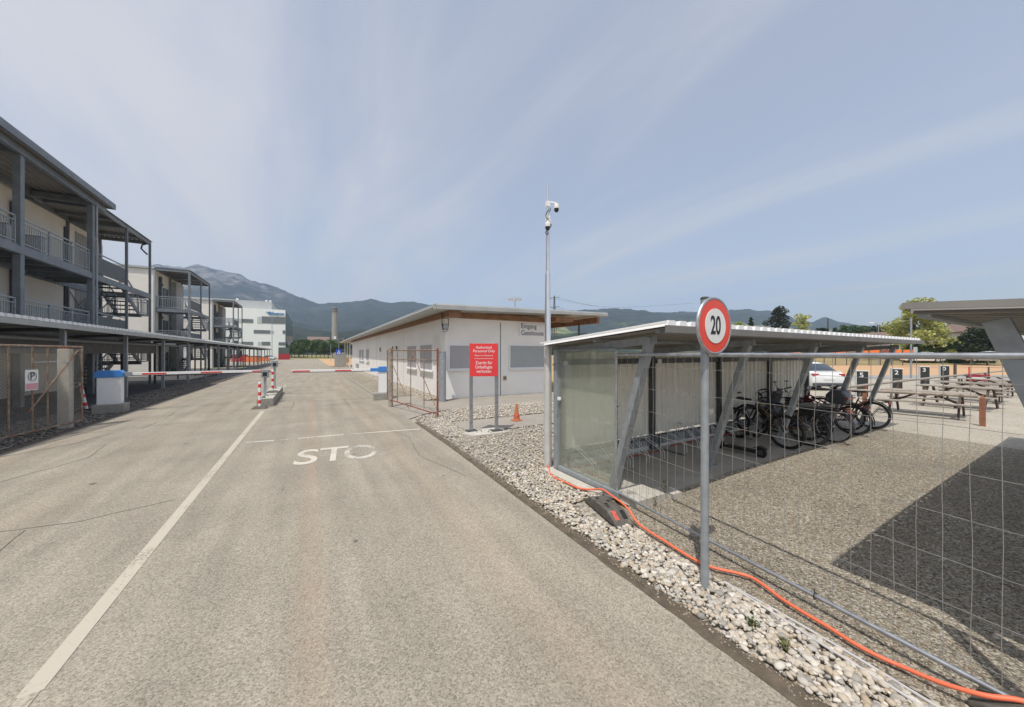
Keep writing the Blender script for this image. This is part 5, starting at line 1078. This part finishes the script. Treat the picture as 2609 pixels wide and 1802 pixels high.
# orange construction fence, hedge, houses
of=thing('orange_barrier','long bright orange construction barrier along the main road','construction fence',(73,27,0))
for i in range(11):
    x=70.5+i*1.65; y=28.6-i*.94; box(x,x+1.5,y-.06,y+.06,1.75,2.7).build('panel','orange',of) if 0 else MB().add([(x,y,1.6),(x+1.5,y-.85,1.6),(x+1.5,y-.85,2.62),(x,y,2.62),(x+.03,y+.06,1.6),(x+1.53,y-.79,1.6),(x+1.53,y-.79,2.62),(x+.03,y+.06,2.62)],[(0,1,2,3),(7,6,5,4),(0,4,5,1),(1,5,6,2),(2,6,7,3),(3,7,4,0)])  .build('panel',('orange','orange','rust_red','orange','orange','rust')[i%6],of)
    box(x-.06,x+.04,y-.05,y+.05,0,2.7).build('post','wood_dark',of)
tag(MB().add([(58,36,-.02),(110,8,-.02),(120,20,1.0),(66,48,1.0),(140,60,1.2),(170,30,1.2)],[(0,1,2,3),(3,2,5,4)]).build('embankment','dry_weeds'),kind='structure')
def house(label,x,y,w_,d_,h,rh,rz,z0=0,roofm='roof_tile',wallm='house_wall'):
    t=thing('house',label,'house',(x,y,z0),'houses beyond the main road'); c,s=math.cos(rz),math.sin(rz)
    def T(mb): mb.v=[(x+p*c-q*s,y+p*s+q*c,r+z0) for p,q,r in mb.v]; return mb
    T(MB().prism([(-w_/2,0),(w_/2,0),(w_/2,h),(0,h+rh*.94),(-w_/2,h)],-d_/2,d_/2)).build('wall',wallm,t)
    ov=.6; sl=rh/(w_/2); rf=T(MB().prism([(-w_/2-ov,h-ov*sl),(0,h+rh),(w_/2+ov,h-ov*sl),(w_/2+ov,h-ov*sl+.22),(0,h+rh+.24),(-w_/2-ov,h-ov*sl+.22)],-d_/2-ov,d_/2+ov)).build('roof',roofm,t)
    T(MB().box(w_*.15,w_*.15+.6,-.3,.3,h,h+rh+.6)).build('chimney','concrete_grey',rf)
    for k in (-.28,.08,.32):
        f=T(MB().box(k*w_-.55,k*w_+.55,-d_/2-.05,-d_/2,h*.45,h*.45+1.3)).build('window','car_glass',t); T(MB().box(k*w_-.66,k*w_+.66,-d_/2-.12,-d_/2-.051,h*.45-.12,h*.45-.03)).build('sill','frame_white',f)
        f=T(MB().box(-w_/2-.05,-w_/2,k*d_-.55,k*d_+.55,h*.45,h*.45+1.3)).build('window','car_glass',t)
    return t
house('white house with a dark roof between the pale green tree and the dark bush',136.5,18.6,9,14,6.3,2.4,R(-58),.8)
house('low house with a broad brown roof behind the end of the bicycle shelter',146,40,12,20,4.2,3.2,R(-28),.6)
house('distant farmhouse with a pale wall on the slope behind the road',-20+30,560,10,26,6,5,R(85),14); house('distant white farm building on the slope left of the chimney',48,560,12,18,5,4,R(88),14)

# trees: trunk, limbs, crown of many small leaf faces grouped in clumps
def tree(label,x,y,h,wd,mat,kind='round',z0=0,n=3600,leaf=.32,group='trees beyond the yard',cb=.25,name='tree'):
    t=thing(name,label,'tree',(x,y,z0),group); r_=random.Random(int(x*13+y*7+h*31)); tr=MB(); th=h*(.75 if kind=='round' else .93); r0=max(.12,h*.02)
    tr.tube([(x,y,z0-.3),(x+.03*h*r_.uniform(-1,1),y,z0+th*.5),(x+.03*h*r_.uniform(-1,1),y,z0+th)],[r0,r0*.7,r0*.25],8)
    cl=[]
    if kind=='round':
        for i in range(26):
            a=r_.uniform(0,6.28); e=r_.uniform(-.5,1); rad=wd/2*r_.uniform(.35,.85)*math.sqrt(max(.05,1-e*e*.8)); cz=h*(cb+(1-cb)*(.5+.42*e)); cl.append((x+math.cos(a)*rad,y+math.sin(a)*rad,z0+cz,wd*r_.uniform(.12,.22)))
    elif kind=='pine':
        for i in range(40):
            q=i/40; a=i*2.4; rad=wd/2*(1-q**1.7)**.7*r_.uniform(.45,.98); cl.append((x+math.cos(a)*rad,y+math.sin(a)*rad,z0+h*(cb+(1-cb)*q*.96),wd*r_.uniform(.07,.16)))
    elif kind=='cone':
        for i in range(34):
            q=(i/34)**.8; a=i*2.4; rad=wd/2*(1-q)**.8*r_.uniform(.55,.95); cl.append((x+math.cos(a)*rad,y+math.sin(a)*rad,z0+h*(cb+(1-cb)*q*.97),wd*(.05+.13*(1-q))))
    else:  # flat-layered open crown
        for i in range(30):
            q=i/30; a=r_.uniform(0,6.28); rad=wd/2*r_.uniform(.3,.95)*(1-q**1.6*.75); cl.append((x+math.cos(a)*rad,y+math.sin(a)*rad,z0+h*(cb+(1-cb)*q*.96),wd*r_.uniform(.08,.17)))
    for i in range(0,len(cl),3):
        c_=cl[i]; zb=z0+max(h*.15,(c_[2]-z0)*.65); tr.tube([(x,y,zb),((x+c_[0])/2,(y+c_[1])/2,(zb+c_[2])/2+.05*h),(c_[0],c_[1],c_[2])],[r0*.45,r0*.25,r0*.1],5)
    tr.build('trunk','bark',t,smooth=True)
    g=np.random.default_rng(int(abs(x*31+y*17))+3); idx=g.integers(0,len(cl),n); C=np.array(cl)[idx]; d=g.normal(size=(n,3)); d/=np.linalg.norm(d,axis=1)[:,None]; rr=C[:,3]*g.uniform(.35,1.08,n)**.6
    flat=np.array([1,1,.62 if kind!='cone' else .45]); P=C[:,:3]+d*rr[:,None]*flat
    u=g.normal(size=(n,3)); u[:,2]*=.5; u/=np.linalg.norm(u,axis=1)[:,None]; w3=np.cross(u,g.normal(size=(n,3))); w3/=np.linalg.norm(w3,axis=1)[:,None]; sz=leaf*g.uniform(.5,1.2,n)[:,None]
    V=np.stack([P-u*sz*.6,P+w3*sz*.42,P+u*sz*.6,P-w3*sz*.42],1)-np.array([x,y,z0]); me=bpy.data.meshes.new('crown'); N_=n*4
    me.vertices.add(N_); me.vertices.foreach_set('co',V.astype(np.float32).ravel()); me.loops.add(N_); me.loops.foreach_set('vertex_index',np.arange(N_,dtype=np.int32)); me.polygons.add(n); me.polygons.foreach_set('loop_start',np.arange(0,N_,4,dtype=np.int32)); me.polygons.foreach_set('loop_total',np.full(n,4,dtype=np.int32)); me.update(); me.materials.append(MATS[mat])
    o=bpy.data.objects.new('crown',me); COL.objects.link(o); o.parent=t; return t
tree('large pale yellow-green spreading tree beside the second shelter roof',104,21.5,12.6,13.5,'leaf_yellow','layer',0,9000,.42,cb=.12)
tree('tall dark pine, the biggest dark tree above the shelter roof',115,49.5,15.6,9.2,'leaf_pine','pine',0,7500,.40,cb=.10)
tree('light green maple right beside the speed sign',79,41.5,9.0,4.6,'leaf_light','round',0,2600,.30,cb=.2)
tree('small dark conifer between the light maple and the tall pine',92,45.4,11.1,4.4,'leaf_dark','cone',0,2400,.32,cb=.1)
tree('pale feathery yellow-green tree right of the tall pine',96.5,37,11.2,6.4,'leaf_yellow','layer',0,2800,.34,cb=.15)
tree('small round mid-green tree left of the thin mast',113.5,39,8.4,4.0,'leaf_mid','round',0,1600,.36,cb=.1)
tree('round green tree standing right of the thin mast',145,43.8,11.3,6.0,'leaf_mid','round',0,2400,.45,cb=.1)
tree('narrower green tree behind the low brown roof',155,44.2,10.8,4.6,'leaf_mid','cone',0,1800,.45,cb=.1)
for i,(x,y,h,wd) in enumerate(((178,50,12.2,9),(184,45,12.8,10),(190,40,12.0,9),(172,56,10.5,8),(160,30,10.5,9))): tree(['dark tree at the left end of the far dark wood','dark tree in the middle of the far dark wood','dark tree at the right end of the far dark wood','lower dark tree behind the narrow green tree','dark tree behind the low brown roof, nearest the lamp post'][i],x,y,h,wd,'leaf_dark','round',0,2600,.6,cb=.05)
tree('bluish open tree behind the white house',152,23,11.9,11,'leaf_blue','layer',0,3600,.5,cb=.25)
tree('dark round bush filling the gap left of the steel leg',100,12.2,6.6,7.0,'leaf_dark','round',0,5200,.36,cb=.02)
tree('thin dark conifer beside the pale green tree',112,19.2,9.4,2.2,'leaf_dark','cone',0,1500,.32,cb=.3)
for i,(u,d,h,wd,mt,kd) in enumerate(((2062,128,8.6,7,'leaf_mid','round'),(2098,125,9.6,7,'leaf_dark','round'),(2128,132,9.4,8,'leaf_mid','cone'),(2162,126,10.2,9,'leaf_dark','round'),(2192,124,9.8,9,'leaf_mid','round'),(2218,128,11.0,9,'leaf_dark','round'),(2250,120,10.2,10,'leaf_dark','round'),(2290,112,8.4,9,'leaf_hedge','round'),(2036,122,8.0,6,'leaf_light','round'))):
    kk=(u-1304.5)/901; X=(kk*math.cos(R(YAW))+math.sin(R(YAW)))*d; Y=(-kk*math.sin(R(YAW))+math.cos(R(YAW)))*d
    tree('tree in the line beyond the main road, '+['second','third','fourth','fifth','sixth','seventh','eighth','ninth','first'][i]+' from the left',X,Y,h+(2.4,2.0,2.6,1.6,2.2,1.4,1.6,2.0,1.0)[i],wd,mt,kd,0,2600,.5,'trees in the line beyond the main road',.03)
# clipped hedge of pointed shrubs
for i in range(12):
    q=i/11; x=97+q*11.5; y=20.4-q*6.6
    tree(f'{["first","second","third","fourth","fifth","sixth","seventh","eighth","ninth","tenth","eleventh","twelfth"][i]} shrub of the dark hedge row, counted from the left',x,y,3.9+.5*math.sin(i*2.1),3.0,'leaf_hedge','cone',0,1500,.36,'shrubs of the hedge beyond the main road',.0,'hedge_shrub')
# wood at the end of the road
ORD='first second third fourth fifth sixth seventh eighth ninth tenth eleventh twelfth thirteenth fourteenth'.split()
k=0
for i in range(14):
    u=742+i*10.5; kk=(u-1304.5)/901; d=172+14*math.sin(i*1.9)+(i%3)*7; c,s=math.cos(R(YAW)),math.sin(R(YAW)); X=(kk*c+s)*d; Y=(-kk*s+c)*d
    if X<-6: X+=1.5
    tree(ORD[i].capitalize()+' tree from the left in the wood across the end of the road',X,Y,6.6+2.0*abs(math.sin(i*1.3))+(i%2),8.2,['leaf_mid','leaf_dark','leaf_hedge'][i%3],'round',0,1500,.62,'trees of the wood across the end of the road',.02)
for i in range(4):   # scrub under the gatehouse canopy view and behind the shelter
    kk=(1400+i*36-1304.5)/901; d=150+20*math.sin(i*2.3); X=(kk*c+s)*d; Y=(-kk*s+c)*d
    tree(ORD[i].capitalize()+' low tree from the left in the gap under the gatehouse canopy',X,Y,5.6+1.5*abs(math.sin(i*1.7)),8,['leaf_mid','leaf_hedge','leaf_light'][i%3],'round',0,1000,.55,'low trees seen under the gatehouse canopy',.02)
# masts, lamps, pylons
fm=thing('floodlight_mast','floodlight mast with a ring of lamps rising behind the gatehouse roof','floodlight',(50.3,86.5,0)); m=MB(); m.tube([(50.3,86.5,0),(50.3,86.5,17.0)],[.22,.12],12); m.build('mast','steel_matte',fm,smooth=True)
for k in range(7): a=k*6.283/7; m=MB(); m.beam((50.3,86.5,16.9),(50.3+1.6*math.cos(a),86.5+1.6*math.sin(a),17.2),.07); m.box(50.3+1.6*math.cos(a)-.38,50.3+1.6*math.cos(a)+.38,86.5+1.6*math.sin(a)-.2,86.5+1.6*math.sin(a)+.2,17.1,17.55); m.build('lamp','lab_glass_light',fm)
def streetlamp(x,y,h,label,dx,dy):
    t=thing('street_lamp',label,'street lamp',(x,y,0)); m=MB(); m.tube([(x,y,0),(x,y,h*.93),(x+dx*.3,y+dy*.3,h),(x+dx,y+dy,h+.05)],[.09,.06,.05,.04],8); m.build('pole','steel_matte',t,smooth=True); m=MB(); m.tube([(x+dx*.75,y+dy*.75,h+.04),(x+dx*1.5,y+dy*1.5,h+.12)],[.09,.07],8); m.build('lamp_head','frame_white',t,smooth=True)
streetlamp(83.7,21.3,7.1,'street lamp standing between the shelter roof and the pale tree',-.9,.5); streetlamp(-9.2,118,13.5,'tall thin street lamp in front of the white laboratory',.8,-.2)
for x,y,h,lab in ((6.3,100,5.6,'thin pole at the building site, tallest of the group'),(8.0,104,4.4,'thin pole at the building site, second of the group'),(4.6,103,4.4,'thin pole at the building site nearest the road'),(9.2,96,3.6,'short thin pole at the building site')): m=MB(); m.cyl(x,y,0,h,.045,6); tag(m.build('survey_pole','steel_matte',smooth=True),lab,'pole','thin poles at the building site')
for x,y,lab in ((9.6,92,'red and white marker at the building site, nearest the gatehouse'),(8.3,99,'red and white marker at the building site, in the middle'),(6.4,96,'red and white marker at the building site, nearest the road')): m=MB(); m.cyl(x,y,0,1.3,.10,8); tag(m.build('site_marker','red',smooth=True),lab,'marker','red markers at the building site')
py=thing('power_pylon','dark lattice power pylon with two cross arms behind the camera pole','pylon',(180,243,0)); m=MB()
for a,b in ((-2,-2),(2,-2),(2,2),(-2,2)): m.beam((180+a,243+b,0),(180+a*.1,243+b*.1,51),.28)
for k in range(12): z=k*4; q=2*(1-.9*z/51); m.beam((180-q,243-q,z),(180+q,243+q,z+4),.15); m.beam((180+q,243-q,z),(180-q,243+q,z+4),.15)
m.build('lattice','dark_steel',py); 
for z in (41,49): m=MB(); m.beam((176.2,245,z),(183.8,241,z+.8),.4); m.build('cross_arm','dark_steel',py)
for z,w_ in ((41,5),(49,4)): 
    for sg_ in (-1,1): m=MB(); m.tube(smoothpath([(180+sg_*3.6,243-sg_*2,z),(225,236,z-5),(270,228,z-3),(330,215,z+3)],6),.09,4); m.build('wire','dark_steel',py)
pm2=thing('thin_mast','thin dark mast between the small trees right of the pine','mast',(191,64,0)); m=MB(); m.tube([(191,64,0),(191,64,17)],[.35,.25],8); m.build('mast','dark_steel',pm2); m=MB(); m.beam((190,64.5,9),(192.5,63,9),.12); m.build('cross_arm','dark_steel',pm2)
# far end of the road: blue sign, grey screen, red container, heaps
bs=thing('crossing_sign','blue square pedestrian crossing sign at the far end of the gatehouse','road sign',(3.15,50,0)); m=MB(); m.cyl(3.15,50.05,0,2.6,.035,8); m.build('pole','steel_matte',bs,smooth=True); q=box(2.83,3.47,49.97,50.0,1.87,2.55).build('board','traffic_blue',bs); MB().prism([(2.93,1.95),(3.37,1.95),(3.15,2.42)],49.955,49.968).build('triangle','white',q)
m=MB(); m.cyl(3.15,49.95,2.08,2.12,.0,3) if 0 else None; box(3.11,3.19,49.948,49.954,2.0,2.25).build('walking_figure','black',q)
tag(box(3.3,5.0,62,62.2,0,2.2).build('screen_wall','wall_grey'),'grey screen wall at the far end of the gatehouse','screen wall')
ys=thing('yellow_bin','small yellow box beside the porch posts of the gatehouse','box',(4.3,52,0)); box(4.1,4.5,51.8,52.2,.8,1.45).build('box','field',ys); box(4.27,4.33,51.97,52.03,0,.8).build('leg','steel_matte',ys)
rc=thing('container','dark red skip with a dark green box on top, beside the far road','container',(-6.9,138,0)); box(-9.0,-6.0,137,141,0,1.9).build('skip','dark_red',rc); box(-9.0,-6.0,137.2,141,1.9,4.0).build('cover','green_glass',rc); m=MB()
for k in range(6): m.box(-8.85+k*.52,-8.75+k*.52,136.93,136.99,.1,1.8)
m.build('ribs','red',rc)
for i,(x,y,s_,mt) in enumerate(((-12,104,1.2,'orange'),(-15,108,1.5,'red'),(-19,104,1.4,'lab_glass_light'),(-10.5,112,1.0,'orange'))):
    t=thing('site_crate',['orange site crate nearest the walkway end','red site crate behind the walkway end','pale site crate left of the red one','small orange site crate beside the cars'][i],'crate',(x,y,0),'site crates beyond the covered walkway'); box(x-s_,x+s_,y-s_*.6,y+s_*.6,0,s_*1.1).build('body',mt,t); box(x-s_-.05,x+s_+.05,y-s_*.6-.05,y+s_*.6+.05,s_*1.1,s_*1.1+.1).build('lid','dark_steel',t)
# ---------------------------------------------------------------- air
hz=MB().box(-3700,4300,-950,4000,-1.5,640)
m=bpy.data.materials.new('haze'); m.use_nodes=True; t=m.node_tree; t.nodes.clear(); o=t.nodes.new('ShaderNodeOutputMaterial'); v=t.nodes.new('ShaderNodeVolumePrincipled'); v.inputs['Color'].default_value=(.58,.74,1,1); v.inputs['Density'].default_value=.00021; v.inputs['Anisotropy'].default_value=.25; t.links.new(v.outputs[0],o.inputs['Volume'])
ho=hz.build('haze',m); tag(ho,kind='stuff')
